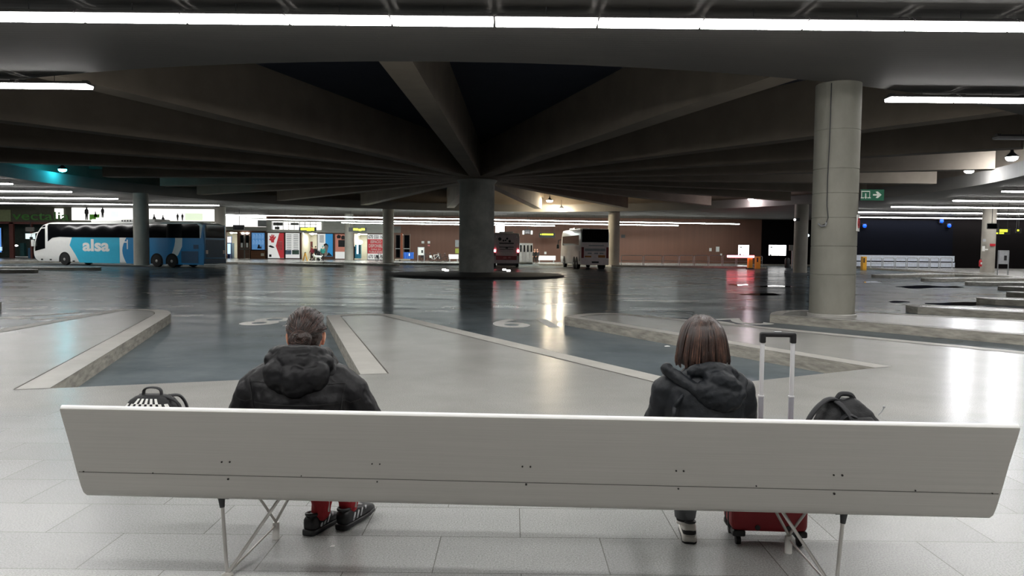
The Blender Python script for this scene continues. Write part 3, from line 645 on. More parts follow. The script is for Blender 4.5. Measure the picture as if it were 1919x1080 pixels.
for r, lab, m_ in (((790,452,795,456.5), 'left of two pale notices above the bicycles', m_white), ((801.5,452,806,456.5), 'right of two pale notices above the bicycles', m_white), ((801.5,459,805.5,461.5), 'small red-edged notice below the right pale notice', m_pink), ((853,450,860,463), 'grey list on the wall beside the central pillar', m_grtxt), ((853,466,860,475), 'yellow-green leaflet board beside the central pillar', M('lime_print', C(190,200,90), .6)),
                   ((1020,472,1024,476.5), 'small white notice above the white bench', m_white), ((1329,465,1333.5,471), 'small white notice on the brown wall by the exit', m_white), ((1341.5,462.5,1348,472), 'white notice with a dark symbol by the exit', m_white), ((1349.5,475.5,1353,479.5), 'white box on the wall above the rails', m_white), ((1164,440,1171.5,446), 'dark little sign right of the white coach', m_darkgrey)):
    board('notice_sign', lab, 'notice', *r, m_, group='small notices on the far wall')
# furniture along the far wall
t = thing('recycling_cage', 'blue wheeled recycling cage beside the glazed door', 'container', gz(767, 487, 0))
prect(MB(), 758.5, 473, 775.5, 485, 92, .9).build('body', m_blue, t, world=True)
mb = MB()
for k in range(5): prect(mb, 759.5+k*3.6, 473, 760.1+k*3.6, 485, 91.1, .05)
mb.build('ribs', M('pale_blue_rib', C(70,130,210), .5), t, world=True); prect(MB(), 766, 475, 768, 480, 91.05, .02).build('label_plate', m_white, t, world=True)
t.location = (t.location.x, 91.5, 0); 
for ch in t.children: ch.data.transform(Matrix.Translation((0, gz(767,487,0).y-91.5, 0)))
mb = MB()
for sx_ in (-.4,.4):
    for sy_ in (-.3,.3): MB().lathe([(.08,-.03),(.08,.03)], c=(sx_, sy_, .08), n=12, axis='x').build('wheel', m_rubber, t)
def info_stand(px0, py0, px1, pyb, Y, label, mat):
    p = at((px0+px1)/2, pyb, Y); t = thing('info_stand', label, 'information stand', (p.x, Y, 0), 0, 'information stands')
    z1 = at((px0+px1)/2, py0, Y).z; w = (at(px1, py0, Y).x-at(px0, py0, Y).x)/2
    for s_ in (-1,1): MB().tube([(s_*w,0,0),(s_*w,0,z1)], .04, 8).build('leg', m_galv, t)
    MB().box(-w+.05,-.03,z1*.45,w-.05,.03,z1-.03).build('panel', mat, t); MB().box(-w,-.04,z1-.03,w,.04,z1+.03).build('top_bar', m_galv, t)
    MB().box(w*.1,-.05,z1*.6,w*.6,-.03,z1*.8).build('notice', m_ink, t)
info_stand(783, 463.5, 795, 489, 89, 'white information stand left of the bicycles', m_white)
info_stand(1869.5, 470, 1889, 507, 58, 'metal information stand right of the pale pillar', m_grtxt)
def bench_block(px0, py0, px1, py1, Y, label):
    p = at((px0+px1)/2, py1, Y); t = thing('white_bench', label, 'bench', (p.x, Y, 0), 0, 'white benches along the far wall'); w = (at(px1,py0,Y).x-at(px0,py0,Y).x)/2; z1 = at((px0+px1)/2, py0, Y).z
    MB().box(-w,-.2,z1-.55,w,.2,z1).build('panel', M('white_bench_panel', C(244,244,242), .5, var=.02), t)
    for s_ in (-.8,.8): MB().box(s_*w-.06,-.15,0,s_*w+.06,.15,z1-.55).build('leg', m_galv, t)
bench_block(841, 477, 859, 488, 91, 'white panel bench left of the central pillar'); bench_block(1007.5, 479.5, 1041, 489, 93, 'long white panel bench left of the white coach')
t = thing('locker_bank', 'grey bank of lockers behind the red and white bus', 'lockers', (at(985,491,90).x, 90, 0))
w = 13*90/1412; z1 = at(985, 456, 90).z
MB().box(-w,-.4,0,w,.4,z1).build('cabinet', M('locker_grey', C(150,152,150), .4, metal=.3), t)
for k in range(4):
    dr = MB().box(-w+.05+k*w/2,-.44,.1,-w+w/2-.03+k*w/2,-.4,z1-.1).build('door', m_galv if k % 2 else m_grtxt, t)
    MB().box(-w+.15+k*w/2,-.46,z1*.55,-w+.33+k*w/2,-.44,z1*.9).build('window', m_glassd, dr)
def bicycle(x, y, rz, label, mat):
    t = thing('bicycle', label, 'bicycle', (x, y, 0), rz, 'bicycles against the brown wall')
    def wheel(cx):
        mb = MB(); R_ = .34
        for i in range(24):
            a0 = 2*PI*i/24; a1 = 2*PI*(i+1)/24; mb.tube([(cx+R_*math.cos(a0),0,R_+R_*math.sin(a0)), (cx+R_*math.cos(a1),0,R_+R_*math.sin(a1))], .022, 6)
        for i in range(8): a0 = PI*i/8; mb.tube([(cx-R_*math.cos(a0),0,R_-R_*math.sin(a0)), (cx+R_*math.cos(a0),0,R_+R_*math.sin(a0))], .005, 4)
        mb.build('wheel', m_rubber, t)
    wheel(-.52); wheel(.52)
    mb = MB()
    for p, q_ in (((-.52,0,.34),(-.1,0,.3)), ((-.1,0,.3),(-.22,0,.85)), ((-.52,0,.34),(-.2,0,.78)), ((-.2,0,.78),(.36,0,.85)), ((-.1,0,.3),(.38,0,.78)), ((.34,0,.95),(.52,0,.34))): mb.tube([p, q_], .022, 8)
    mb.build('frame', mat, t)
    MB().ball((-.23,0,.92), (.14,.07,.04)).build('saddle', m_black, t, smooth='all'); MB().tube([(.3,-.28,1.02),(.36,-.2,1.02),(.33,0,1.0),(.36,.2,1.02),(.3,.28,1.02)], .016, 8).build('handlebar', m_galv, t)
    MB().box(-.75,-.12,.45,-.45,-.04,.75,.03).build('pannier', mat, t)
for px, lab, m_, rz in ((800, 'left bicycle of the three beside the white stand', m_black, .2), (817, 'middle bicycle with a pale bag', m_white, -.3), (828, 'right bicycle nearest the central pillar', m_black, .15)):
    p = at(px, 488, 90); bicycle(p.x, 90+rz*1.5, rz, lab, m_)
p = at(711, 490, 87); bicycle(p.x, 87, 1.2, 'bicycle half hidden in front of the red poster', m_black)
t = thing('wet_floor_sign', 'yellow folding wet floor sign before the corridor opening', 'warning sign', (at(572,489,86).x, 86, 0))
for s_ in (-1,1):
    mt = Matrix.Rotation(s_*.24, 4, 'Y') @ Matrix.Identity(4); mb = MB(); mb.box(-.03,-.16,-.95,.03,.16,0, .01); mb.xf(Matrix.Translation((0,0,.93)) @ Matrix.Rotation(-s_*.27, 4, 'Y')); mb.build('panel', m_yellow, t)
MB().tube([(-.1,0,.9),(0,0,1.0),(.1,0,.9)], .03, 8).build('handle', m_black, t)

# ------------------------------------------------------------------ right-hand side: rails, barrier, windows, shutter
def hoop(px0, px1, pyt, Y, label, group, mid=.55):
    a_ = at(px0, pyt, Y); b2 = at(px1, pyt, Y); h = at((px0+px1)/2, pyt, Y).z; w = (b2.x-a_.x)/2-.06
    t = thing('hoop_railing', label, 'railing', ((a_.x+b2.x)/2, Y, 0), 0, group)
    MB().tube([(-w,0,0),(-w,0,h-.12),(-w+.035,0,h-.035),(-w+.12,0,h),(w-.12,0,h),(w-.035,0,h-.035),(w,0,h-.12),(w,0,0)], .035, 8).build('hoop', m_galv, t, smooth=True)
    MB().tube([(-w,0,h*mid),(w,0,h*mid)], .025, 8).build('cross_bar', m_galv, t)
xs = (1163,1206,1242.5,1272.5,1300.5,1328,1354,1380,1404)
for i in range(len(xs)-1): hoop(xs[i]+.3, xs[i+1]-.3, 479, 81.2, f'{ORD[i]} hoop railing to the right of the white coach', 'hoop railings before the brown wall', .45)
xs = (1631,1654,1677.5,1699.5,1721,1742.5,1761,1786)
for i in range(len(xs)-1): hoop(xs[i]+.2, xs[i+1]-.2, 483.5, 78, f'{ORD[i]} hoop railing from the left under the blue shutter', 'hoop railings under the blue shutter', .5)
hoop(1424, 1429.5, 480, 80, 'narrow hoop beside the yellow posts at the exit', 'hoop at the exit', .6)
t = thing('barrier_gate', 'glowing red barrier arm on a yellow post at the exit', 'barrier', (at(1406,503,77).x, 77, ROAD))
h = at(1400, 481, 77).z-ROAD; x0 = at(1362.5,481,77).x-t.location.x; x1 = at(1413,481,77).x-t.location.x
MB().box(x0,-.1,h-.11,x1,.0,h+.11).build('arm', E('red_led', (1,.12,.16,1), 14), t); MB().box(-.18,-.02,0,.22,.5,h-.15,.03).build('post', m_yellow, t); MB().box(-.3,-.1,0,.3,.55,.12).build('base', m_ink, t)
def ypost(px0, py0, px1, pyb, Y, label):
    p = at((px0+px1)/2, pyb, Y); t = thing('ticket_post', label, 'ticket post', (p.x, Y, ROAD)); w = (px1-px0)/2*Y/1412; z1 = at((px0+px1)/2, py0, Y).z-ROAD
    MB().box(-w,-.2,0,w,.3,z1,.03).build('body', m_yellow, t); MB().box(-w*.7,-.22,z1*.55,-w*.1,-.2,z1*.9).build('panel', m_ink, t)
ypost(1415.5, 481, 1424, 502, 79, 'yellow ticket post right of the red barrier arm'); ypost(1615, 481, 1622.5, 501, 77.6, 'orange-yellow ticket post left of the blue shutter railings')
for r, y, lab, bars in (((1383.5,459.5,1403.5,478), W1-.02, 'small lit office window above the red barrier', (1393.5,)), ((1440.5,459.5,1473,479), W1-.17, 'wide lit office window on the dark wall', (1460,))):
    t = board('lit_office_window', lab, 'window', *r, m_litwin, y, .05, m_darkgrey, 'lit office windows', 'pane'); t['kind'] = 'structure'
    for bx in bars: prect(MB(), bx-.5, r[1], bx+.5, r[3], y-.05, .03).build('mullion', m_darkgrey, t, world=True)
    prect(MB(), r[0]+2, r[3]-2.5, r[0]+5, r[3], y-.06, .03).build('desk_item', m_grtxt, t, world=True); prect(MB(), r[0]+3, r[1]+3, r[0]+7, r[1]+5, y-.06, .03).build('notice', m_grtxt, t, world=True)
t = thing('intercom_post', 'grey box on a post left of the half hidden pillar', 'intercom', (at(1484,500,73).x, 73, 0)); z1 = at(1484, 459.5, 73).z; z0_ = at(1484, 470, 73).z
MB().tube([(0,0,0),(0,0,z0_)], .07, 10).build('post', m_galv, t); MB().box(-.3,-.15,z0_,.3,.15,z1,.02).build('box', m_grey, t)
t = thing('litter_bin', 'dark litter bin under the wide lit office window', 'bin', (at(1475,501,76).x, 76, 0)); MB().lathe([(.2,0),(.24,.05),(.26,.8),(.2,.95)], n=20).build('body', m_darkgrey, t, smooth=True); MB().lathe([(.2,.95),(.1,1.02),(.01,1.03)], n=20).build('lid', m_black, t, smooth=True)
t = thing('roller_shutter', 'wide midnight-blue roller shutter at the right', 'shutter', (at(1695,480,W2).x, W2-.1, 0))
prect(MB(), 1590, 413, 1786, 479, W2-.02, .08).build('curtain', M('midnight_shutter', C(6,9,20), .8, spec=.1, var=.05, stretch=(1,1,8)), t, world=True)
t = thing('low_wall', 'pale low wall panel under the blue shutter', 'low wall', (at(1695,500,W2).x, W2-.3, 0), 0, None, 'structure')
mb = MB(); prect(mb, 1590, 479, 1786, 489.5, W2-.02, .3); prect(mb, 1590, 491.5, 1786, 500, W2-.02, .36); mb.build('panel', M('pale_blue_panel', C(215,222,235), .5), t, world=True)
m_bl = E('blue_signal', (.0,.055,1,1), 2.6)
for px, py, lab in ((1620.5,423.5,'blue signal lamp at the left end of the shutter'), (1779,423,'blue signal lamp at the right end of the shutter'), (1765,414.5,'dim blue lamp above the right end of the shutter')):
    p = at(px, py, W2-.42); t = thing('signal_lamp', lab, 'signal lamp', p, 0, 'blue signal lamps'); MB().ball((0,0,0), (.2,.12,.2)).build('lens', m_bl, t, smooth='all'); MB().box(-.24,.02,-.24,.24,.31,.24,.03).build('casing', m_black, t)
t = thing('sconce_lamp', 'small white lamp on the half hidden pillar', 'lamp', at(1489.5, 412, 65.2)); MB().ball((0,0,0), .1).build('lens', m_litwin, t, smooth='all'); MB().box(.02,-.05,-.1,.4,.3,.15).build('bracket', m_darkgrey, t)
t = thing('sconce_lamp', 'small bluish lamp low between the two right pillars', 'lamp', at(1512.5, 441.5, W2-.3)); MB().ball((0,0,0), (.25,.1,.16)).build('lens', E('ice_glow', (.6,.85,1,1), 6), t, smooth='all'); MB().box(-.1,.05,-.1,.1,.28,.1).build('bracket', m_darkgrey, t)
# extinguisher and stickers on the right pillar
t = thing('fire_extinguisher', 'red fire extinguisher on the pale right pillar', 'fire extinguisher', (at(1840.5,499,65.2).x, 65.45, at(1840.5,500,65.2).z)); MB().lathe([(.1,0),(.12,.04),(.12,.48),(.06,.58),(.03,.62)], n=18).build('cylinder', m_red, t, smooth=True); MB().box(-.05,-.04,.62,.08,.04,.68).build('valve', m_black, t); MB().box(-.06,-.125,.2,.06,-.115,.38).build('label_plate', m_white, t)
for r, m_, lab in (((1841.5,448,1847,453), m_grtxt, 'small pale sticker, topmost on the right pillar'), ((1855,457,1865,461.5), m_red, 'red arrow sticker on the right pillar'), ((1840,461,1845.5,471), m_white, 'white plate on the left edge of the right pillar'), ((1846,466.5,1851,469), m_white, 'little white arrow on the right pillar')):
    board('sticker_sign', lab, 'sticker', *r, m_, 65.42, .05, group='stickers on the right pillar')
# exit sign and no-pedestrian plate on the near pillar
m_green = M('exit_green', C(28,98,72), .45, var=.04)
yS = 18.7; t = thing('exit_sign', 'green emergency exit sign with door and arrow', 'sign', at(1634, 376, yS))
prect(MB(), 1611.5, 355.5, 1656, 376, yS, .03).build('board', m_green, t, world=True)
m_sgw = M('sign_white', C(225,232,222), .5)
mb = MB()
for r in ((1614,358,1630.5,359.8), (1614,358,1615.6,371), (1629,358,1630.5,371), (1612.8,370,1619,371.8), (1625.5,370,1631.8,371.8)): prect(mb, *r, yS-.03, .004)
ppoly(mb, [(1621.3,362.5),(1623.3,362.5),(1623.3,369.5),(1625,369.5),(1622.3,373),(1619.6,369.5),(1621.3,369.5)], yS-.03, .004); mb.build('door_symbol', m_sgw, t, world=True)
mb = MB(); ppoly(mb, [(1636,364),(1644,364),(1641,359.5),(1645,359),(1652,365.3),(1645,371.5),(1641,371),(1644,366.8),(1636,366.8)], yS-.03, .004); mb.build('arrow', m_sgw, t, world=True)
prect(MB(), 1610, 356, 1611.6, 375, yS+.02, .06).build('bracket', m_darkgrey, t, world=True)
ang = math.radians(56); nx, ny = math.sin(ang), -math.cos(ang); zc = at(1605, 419.5, 19.0).z
t = thing('no_entry_sign', 'white plate with a red no pedestrians ring on the near pillar', 'sign', (PNX+nx*(PNR+.012), PNY+ny*(PNR+.012), zc-.2), ang)
MB().box(-.15,-.012,0,.15,.012,.4).build('plate', m_white, t)
mb = MB()
for i in range(28):
    a0 = 2*PI*i/28; a1 = 2*PI*(i+1)/28; mb.tube([(.115*math.cos(a0),-.014,.2+.115*math.sin(a0)), (.115*math.cos(a1),-.014,.2+.115*math.sin(a1))], .014, 6)
mb.tube([(-.08,-.014,.28),(.08,-.014,.12)], .012, 6); mb.build('red_ring', m_red, t)
mb = MB(); mb.limb([(0,-.014,.2),(.0,-.014,.24)], [.018,.02], 8); mb.ball((0,-.014,.28), .016); mb.limb([(0,-.014,.2),(-.03,-.014,.12)], [.013,.01], 8); mb.limb([(0,-.014,.2),(.035,-.014,.13)], [.013,.01], 8); mb.build('walking_figure', m_ink, t)
# ------------------------------------------------------------------ left shopfront
YL = W2-.02
m_maroon = M('maroon_frame', C(92,48,42), .5)
mb = MB()
for r in ((21,417,27,489), (-80,416,135,420), (-80,486,70,489.5), (-60,417,-54,489), (60,420,62,489), (98,420,100,489), (130,420,133,489)): prect(mb, *r, YL, .25)
struct(mb.build('trim_4', m_maroon), 'maroon shop window frames behind the coach front', 'window frame')
gl = M('shop_glass', C(70,84,74), .08, var=.05)
mb = MB(); mb.box(-75, W2+5.9, .05, -38.6, W2+5.98, 3.9); struct(mb.build('window_1', M('dim_shop_interior', C(62,76,66), .5, var=.4, scale=.8)), 'dim green-grey shop interior behind the coach front', 'shop interior')
t = board('advert_screen', 'blue lit advertising screen at the far left edge', 'screen', -6, 427.5, 4.8, 473, E('screen_blue', (.12,.32,.75,1), .9), W2+.3, .15, m_black)
prect(MB(), -6, 463, 4.5, 470, W2+.14, .02).build('pale_stripe', E('screen_pale', (.5,.75,.95,1), .9), t, world=True)
t = thing('shop_counter', 'pale counter with a lamp inside the left shop', 'counter', (at(43,486,W2+2).x, W2+2, 0)); prect(MB(), 29, 480.5, 62, 482.5, W2+2, .6).build('top', m_white, t, world=True); prect(MB(), 32, 482, 60, 488, W2+1.9, .4).build('base', m_grey, t, world=True)
t = thing('counter_lamp', 'small white lamp on a stem above the left shop counter', 'lamp', at(30.5, 480.2, W2+1.6)); o = MB().ball((0,0,0), (.2,.15,.1)).build('shade', m_litwin, t, smooth='all'); p = at(30.5,460.5,W2+1.6); o.location = p-t.location; MB().tube([t.location, p], .02, 6).build('stem', m_darkgrey, t, world=True)
for r, lab in (((42,456,49,480), 'teal chair stack seen through the left shop window'), ((57,465,66,488), 'blue bin seen through the left shop window')):
    board('shop_display', lab, 'display', *r, M('teal_cloth', C(40,85,85), .6) if r[0] < 50 else M('steel_blue', C(50,95,125), .6), W2+1.5, .4)
t = thing('pale_box_screen', 'pale glowing screen left of the coach mirror', 'screen', at(59,450,W2-.6)); prect(MB(), 50, 438, 66, 448, W2-.5, .2).build('panel', E('pale_screen', (.75,.95,.95,1), .9), t, world=True); prect(MB(), 50, 426, 65, 434, W2-.5, .2).build('header', m_grey, t, world=True); q_ = at(57, 426, W2-.6); MB().tube([q_, (q_.x,q_.y,4.1)], .04, 6).build('hanging_rod', m_darkgrey, t, world=True)
a_ = at(23, 411.5, YL-.15); b2 = at(129.5, 396.5, YL-.15)
t = thing('shop_sign_lettering', 'green shop name lettering above the left windows', 'lettering', a_); letter('vectalia', Vector(((a_.x+b2.x)/2, YL-.15, (a_.z+b2.z)/2-.05)), b2.x-a_.x, (b2.z-a_.z), M('lettering_green', C(62,122,48), .5), t, 'letters', .012)
board('small_fascia', 'pale green shop sign at the left edge', 'sign', -30, 393, 21, 415, M('sage_panel', C(120,130,95), .6), YL, .1)
# mural on a lit white wall, its light put in as glow
m_mural = E('glowing_mural', (1, .985, .95, 1), 1.25); m_lime = M('lime_print', C(110,190,60), .6)
def mural(px0, py0, px1, py1, label): return board('mural_picture', label, 'mural', px0, py0, px1, py1, m_mural, YL-.02, .1, group='white murals with added glow')
t = mural(135.5, 390, 250, 413.5, 'white glowing mural with a standing man and a lime desk')
def fig(base, h, kind, par):
    bx, by = base; mb = MB(); k = h/10
    P = lambda x, y: (bx+x*k, by-y*k)
    if kind == 'stand': ppoly(mb, [P(-.9,0),(P(-1.1,4.5)),P(-1.6,5),P(-1.5,7.6),P(-.6,8.3),P(-.5,9.8),P(.5,9.8),P(.5,8.3),P(1.3,7.6),P(1.5,4.6),P(1,4.5),P(.9,0),P(.2,0),P(0,4),P(-.2,0)], YL-.12, .03)
    else: ppoly(mb, [P(-2,0),P(-1.6,3),P(-.6,5.2),P(-.7,7.4),P(.5,7.5),P(.6,5.2),P(1.8,3.2),P(2.4,2.2),P(2.2,0)], YL-.12, .03)
    mb.build('silhouette', m_ink, par, world=True)
fig((162.5,412.5), 25, 'stand', t); fig((192.5,408), 20, 'stand', t); fig((179,407), 14, 'sit', t)
ppoly(MB(), [(168,412.5),(168,402),(186,402),(187,398),(186,408),(180,408),(180,412.5)], YL-.12, .03).build('lime_desk', m_lime, t, world=True)
mb = MB(); prect(mb, 198, 392, 250, 393.5, YL-.12, .02); prect(mb, 208, 396, 222, 408, YL-.12, .02); mb.build('faint_print', E('faint_print', (.8,.84,.86,1), .9), t, world=True)  # print glows too, to keep up with the mural's added glow
t = mural(278, 392, 403, 414.5, 'white glowing mural with three dark seated figures'); fig((289,413), 15, 'sit', t); fig((305.5,413), 13, 'sit', t); fig((333,414), 14, 'stand', t); fig((342,414), 14, 'stand', t)
prect(MB(), 347, 400, 380, 414, YL-.12, .02).build('pale_green_print', E('pale_green_print', (.7,.8,.6,1), .9), t, world=True)  # print given the same added glow as the wall behind
t = mural(103.5, 391, 119, 410, 'narrow white glowing strip left of the mural'); 
# ------------------------------------------------------------------ coaches (local frame: +X forwards, +Y left side, origin on the road)
def rpoly(pts, r, n=5):
    out = []; m = len(pts)
    for i in range(m):
        p0, p, p1 = (Vector(pts[(i-1) % m]), Vector(pts[i]), Vector(pts[(i+1) % m])); rr = r[i] if isinstance(r, (list, tuple)) else r
        a = p+(p0-p).normalized()*min(rr, (p0-p).length*.48); b_ = p+(p1-p).normalized()*min(rr, (p1-p).length*.48)
        out += [a.lerp(p, t).lerp(p.lerp(b_, t), t) for t in [k/n for k in range(n+1)]]
    return out
def body_mb(prof, W):
    n = len(prof); c = Vector((sum(p.x for p in prof)/n, sum(p.y for p in prof)/n))
    def inset(d):
        o = []
        for i, p in enumerate(prof):
            a = prof[i-1]; b_ = prof[(i+1) % n]; t = (b_-a).normalized(); nn = Vector((t.y, -t.x))
            if nn.dot(c-p) < 0: nn = -nn
            o.append(p+nn*d)
        return o
    rings = []
    for y, d in ((-W/2, .06), (-W/2+.02, .025), (-W/2+.06, .008), (-W/2+.15, 0), (W/2-.15, 0), (W/2-.06, .008), (W/2-.02, .025), (W/2, .06)):
        rings.append([(p.x, y, p.y) for p in inset(d)])
    mb = MB(); n = len(prof); vs = [p for r in rings for p in r]
    fs = [(i*n+k, i*n+(k+1) % n, (i+1)*n+(k+1) % n, (i+1)*n+k) for i in range(len(rings)-1) for k in range(n)]
    tri = tessellate_polygon([[Vector((p[0], p[2], 0)) for p in rings[0]]])
    fs += [tuple(t) for t in tri]+[tuple(i+(len(rings)-1)*n for i in t) for t in tri]
    return mb.add(vs, fs)
m_hub = M('wheel_hub', C(170,170,168), .35, metal=.7); m_arch = M('wheel_arch', C(15,15,16), .9)
def wheels(t, xs, W, dual=()):
    for s in (-1, 1):
        for x in xs:
            w = MB().lathe([(.3,-.16),(.48,-.15),(.51,-.1),(.51,.1),(.48,.15),(.3,.16)], n=28, axis='y').build('wheel', m_rubber, t, smooth=True); w.location = (x, s*(W/2-.15), .51)
            MB().lathe([(.29,s*.1),(.29,s*.155),(.22,s*.13),(.12,s*.16),(.02,s*.17)], n=20, axis='y').build('hub', m_hub, w, smooth=True)
def sidepoly(mb, pts, y, th=.012): return mb.prism(pts, min(y, y+th), max(y, y+th), 'xz')
m_coachw = M('coach_white', C(240,241,238), .25, var=.02, coat=.3)
m_cyan = M('coach_cyan', C(45,180,215), .3, var=.03, coat=.3); m_cobalt = M('coach_blue', C(18,128,185), .3, var=.03, coat=.3); m_navy = M('coach_navy_grille', C(18,75,110), .5, var=.1)
# --- blue and white coach on the left
Fp = Vector((-42.3, 66.6)); Rp = Vector((-24.9, 60.9)); dv = (Fp-Rp); LEN = dv.length; th_ = math.atan2(dv.y, dv.x); lv = Vector((-math.sin(th_), math.cos(th_)))
W = 2.55; mid = (Fp+Rp)/2-lv*W/2
coach = thing('coach', 'long white and cyan coach parked side-on behind the left pillar', 'coach', (mid.x, mid.y, ROAD), th_)
H = 3.72; hl = LEN/2
prof = rpoly([(-hl,.5),(-hl+.3,.3),(hl-.5,.28),(hl,.7),(hl-.02,2.05),(hl-.85,3.38),(hl-1.9,H),(-hl+.6,H),(-hl+.05,H-.25),(-hl-.02,1.8)], [.2,.2,.35,.5,.8,.8,.6,.4,.3,.4])
body_mb(prof, W).build('body', m_coachw, coach, smooth=True)
def Lp(zx, zy): return (hl-(zx-270)/1250*LEN, 3.72-(zy-541)*.01124)
Y0 = W/2
mb = MB(); zl_ = [(388,690),(420,660),(480,652),(575,655),(1490,655)]; nx_, nz_ = 60, 10; gv = []
for i in range(nx_+1):
    zx = 388+(1490-388)*i/nx_
    for (a0, c0), (a1, c1) in zip(zl_, zl_[1:]):
        if a0 <= zx <= a1: lo = c0+(c1-c0)*(zx-a0)/(a1-a0); break
    x, zlo = Lp(zx, lo); zhi = Lp(zx, 556 if 395 < zx < 1470 else 568)[1]
    for j in range(nz_+1):
        z = zlo+(zhi-zlo)*j/nz_; q = z-2.4; gv.append((x, Y0+.032-.008*q-.012*q*q+.002*math.sin(i*.9)*math.sin(z*4), z))
mb.add(gv, [(i*(nz_+1)+j, (i+1)*(nz_+1)+j, (i+1)*(nz_+1)+j+1, i*(nz_+1)+j+1) for i in range(nx_) for j in range(nz_)])
mb.build('side_windows', m_glassd, coach, smooth='all')
mb = MB(); sidepoly(mb, [Lp(386,692), Lp(386,568), Lp(396,554), Lp(1474,554), Lp(1492,570), Lp(1492,657), Lp(575,657), Lp(480,654), Lp(420,662)], Y0-.04, .042); mb.build('window_band', m_black, coach)
mb = MB(); sidepoly(mb, [Lp(284,766), Lp(290,692), Lp(312,626), Lp(340,590), Lp(366,588), Lp(364,744)], Y0); mb.build('driver_window', m_glassd, coach)
mb = MB(); sidepoly(mb, [Lp(338,582), Lp(356,568), Lp(370,564), Lp(368,580)], Y0); mb.build('quarter_window', m_glassd, coach)
mb = MB(); sidepoly(mb, [Lp(575,657), Lp(930,657), Lp(930,850), Lp(630,850), Lp(600,790), Lp(556,718)], Y0); mb.build('cyan_panel', m_cyan, coach)
mb = MB(); sidepoly(mb, [Lp(985,657)]+[Lp(980-30*math.sin(PI*k/8), 657+193*k/8) for k in range(9)]+[Lp(1100,850), Lp(1320,657)][:0]+[Lp(1262,850)]+[Lp(1265+60*math.cos(PI/2*(1-k/8)), 850-193*k/8) for k in range(1,9)], Y0); mb.build('blue_panel', m_cobalt, coach)
mb = MB(); sidepoly(mb, [Lp(1375,657), Lp(1500,657), Lp(1512,560), Lp(1524,720), Lp(1518,850), Lp(1285,850), Lp(1345,780), Lp(1372,720)], Y0); mb.build('rear_blue_panel', m_cobalt, coach)
mb = MB(); sidepoly(mb, [Lp(1367,752), Lp(1482,752), Lp(1482,838), Lp(1367,838)], Y0+.012); mb.build('engine_grille', m_navy, coach)
mb = MB(); sidepoly(mb, [Lp(1450,705), Lp(1484,705), Lp(1484,735), Lp(1450,735)], Y0+.012); mb.build('air_vent', m_navy, coach)
def disc(x, z, r, zmin): 
    return [(x+r*math.cos(a), max(zmin, z+r*math.sin(a))) for a in [PI*k/18-.25*0 for k in range(19)]]+[(x-r, zmin), (x+r, zmin)]
fx, rx = Lp(516,0)[0], Lp(1196,0)[0]; rx2 = rx-1.55
for x in (fx, rx, rx2):
    for s in (1,-1):
        mb = MB(); sidepoly(mb, disc(x, .51, .64, .27), s*(Y0+.0) if s > 0 else -Y0-.014, .014); mb.build('wheel_arch', m_arch, coach)
wheels(coach, (fx, rx, rx2), W+.07)
for zx in (338, 407, 585): 
    x, z = Lp(zx, 831 if zx < 500 else 840); MB().box(x-.12,Y0-.02,z-.06,x+.12,Y0+.02,z+.06,.01).build('side_marker', m_black, coach)
g = glyphs('alsa', 2.95, 1.05, bold=.035); g.v = [Vector((-v.x, 0, v.z)) for v in g.v]; x, z = Lp(756, 716); g.xf(Matrix.Translation((x, Y0+.018, z))).build('lettering', m_coachw, coach, fix=False)
mb = MB(); mb.box(*(Lp(985,0)[0]-.05, Y0+.014, 2.0), *(Lp(968,0)[0]+.05, Y0+.02, 2.1)); mb.box(Lp(990,0)[0]-.02, Y0+.014, 1.45, Lp(985,0)[0]+.02, Y0+.02, 2.25); mb.build('white_mark', m_coachw, coach)
mb = MB(); mb.box(Lp(1160,0)[0], -.9, H-.03, Lp(690,0)[0], .9, H+.27, .1); mb.build('roof_unit', m_coachw, coach, smooth=True)
mb = MB()
for k in range(4): mb.box(Lp(925+k*20,0)[0]-.1, .88, H+.06, Lp(925+k*20,0)[0]+.05, .92, H+.18)
mb.build('roof_vents', m_black, coach)
# rear face
body_rear = lambda y0, z0, y1, z1, th=.02, x=-hl-.02: MB().box(x-th, y0, z0, x+.1, y1, z1, .008)
body_rear(-1.24,.75,1.26,H-.2,.03).build('rear_blue_panel', m_cobalt, coach); body_rear(-1.1,2.45,1.1,3.5,.06).build('rear_window', m_glassd, coach); body_rear(-1.1,.85,1.1,2.3,.045).build('rear_hatch', m_navy, coach)
for s in (-1,1): body_rear(s*1.02-.12,1.15,s*1.02+.12,1.45,.07).build('rear_lamp', m_galv, coach)
body_rear(-1.25,.35,1.25,.75,.08).build('bumper', m_navy, coach)
mb = MB(); x, z = Lp(282,705); mb.box(x-.02,Y0+.03,z-.28,x+.16,Y0+.24,z+.3,.05); mb.build('mirror_pod', m_coachw, coach, smooth=True)
x, z = Lp(262,660); mb = MB(); mb.tube([(x-.6,Y0-.1,z+.45),(x-.05,Y0+.1,z+.3),(x+.0,Y0+.1,z)], .05, 8); mb.build('mirror_arm', m_coachw, coach, smooth=True); MB().box(x-.12,Y0-.0,z-.4,x+.08,Y0+.2,z+.05,.04).build('wing_mirror', m_black, coach)
MB().prism(rpoly([(.01,1.3),(.0,2.05),(-.78,3.3),(-.86,3.25),(-.12,1.3)], .05), -1.05, 1.05, 'xz', Matrix.Translation((hl+.0,0,0))).build('windscreen', m_glassd, coach)

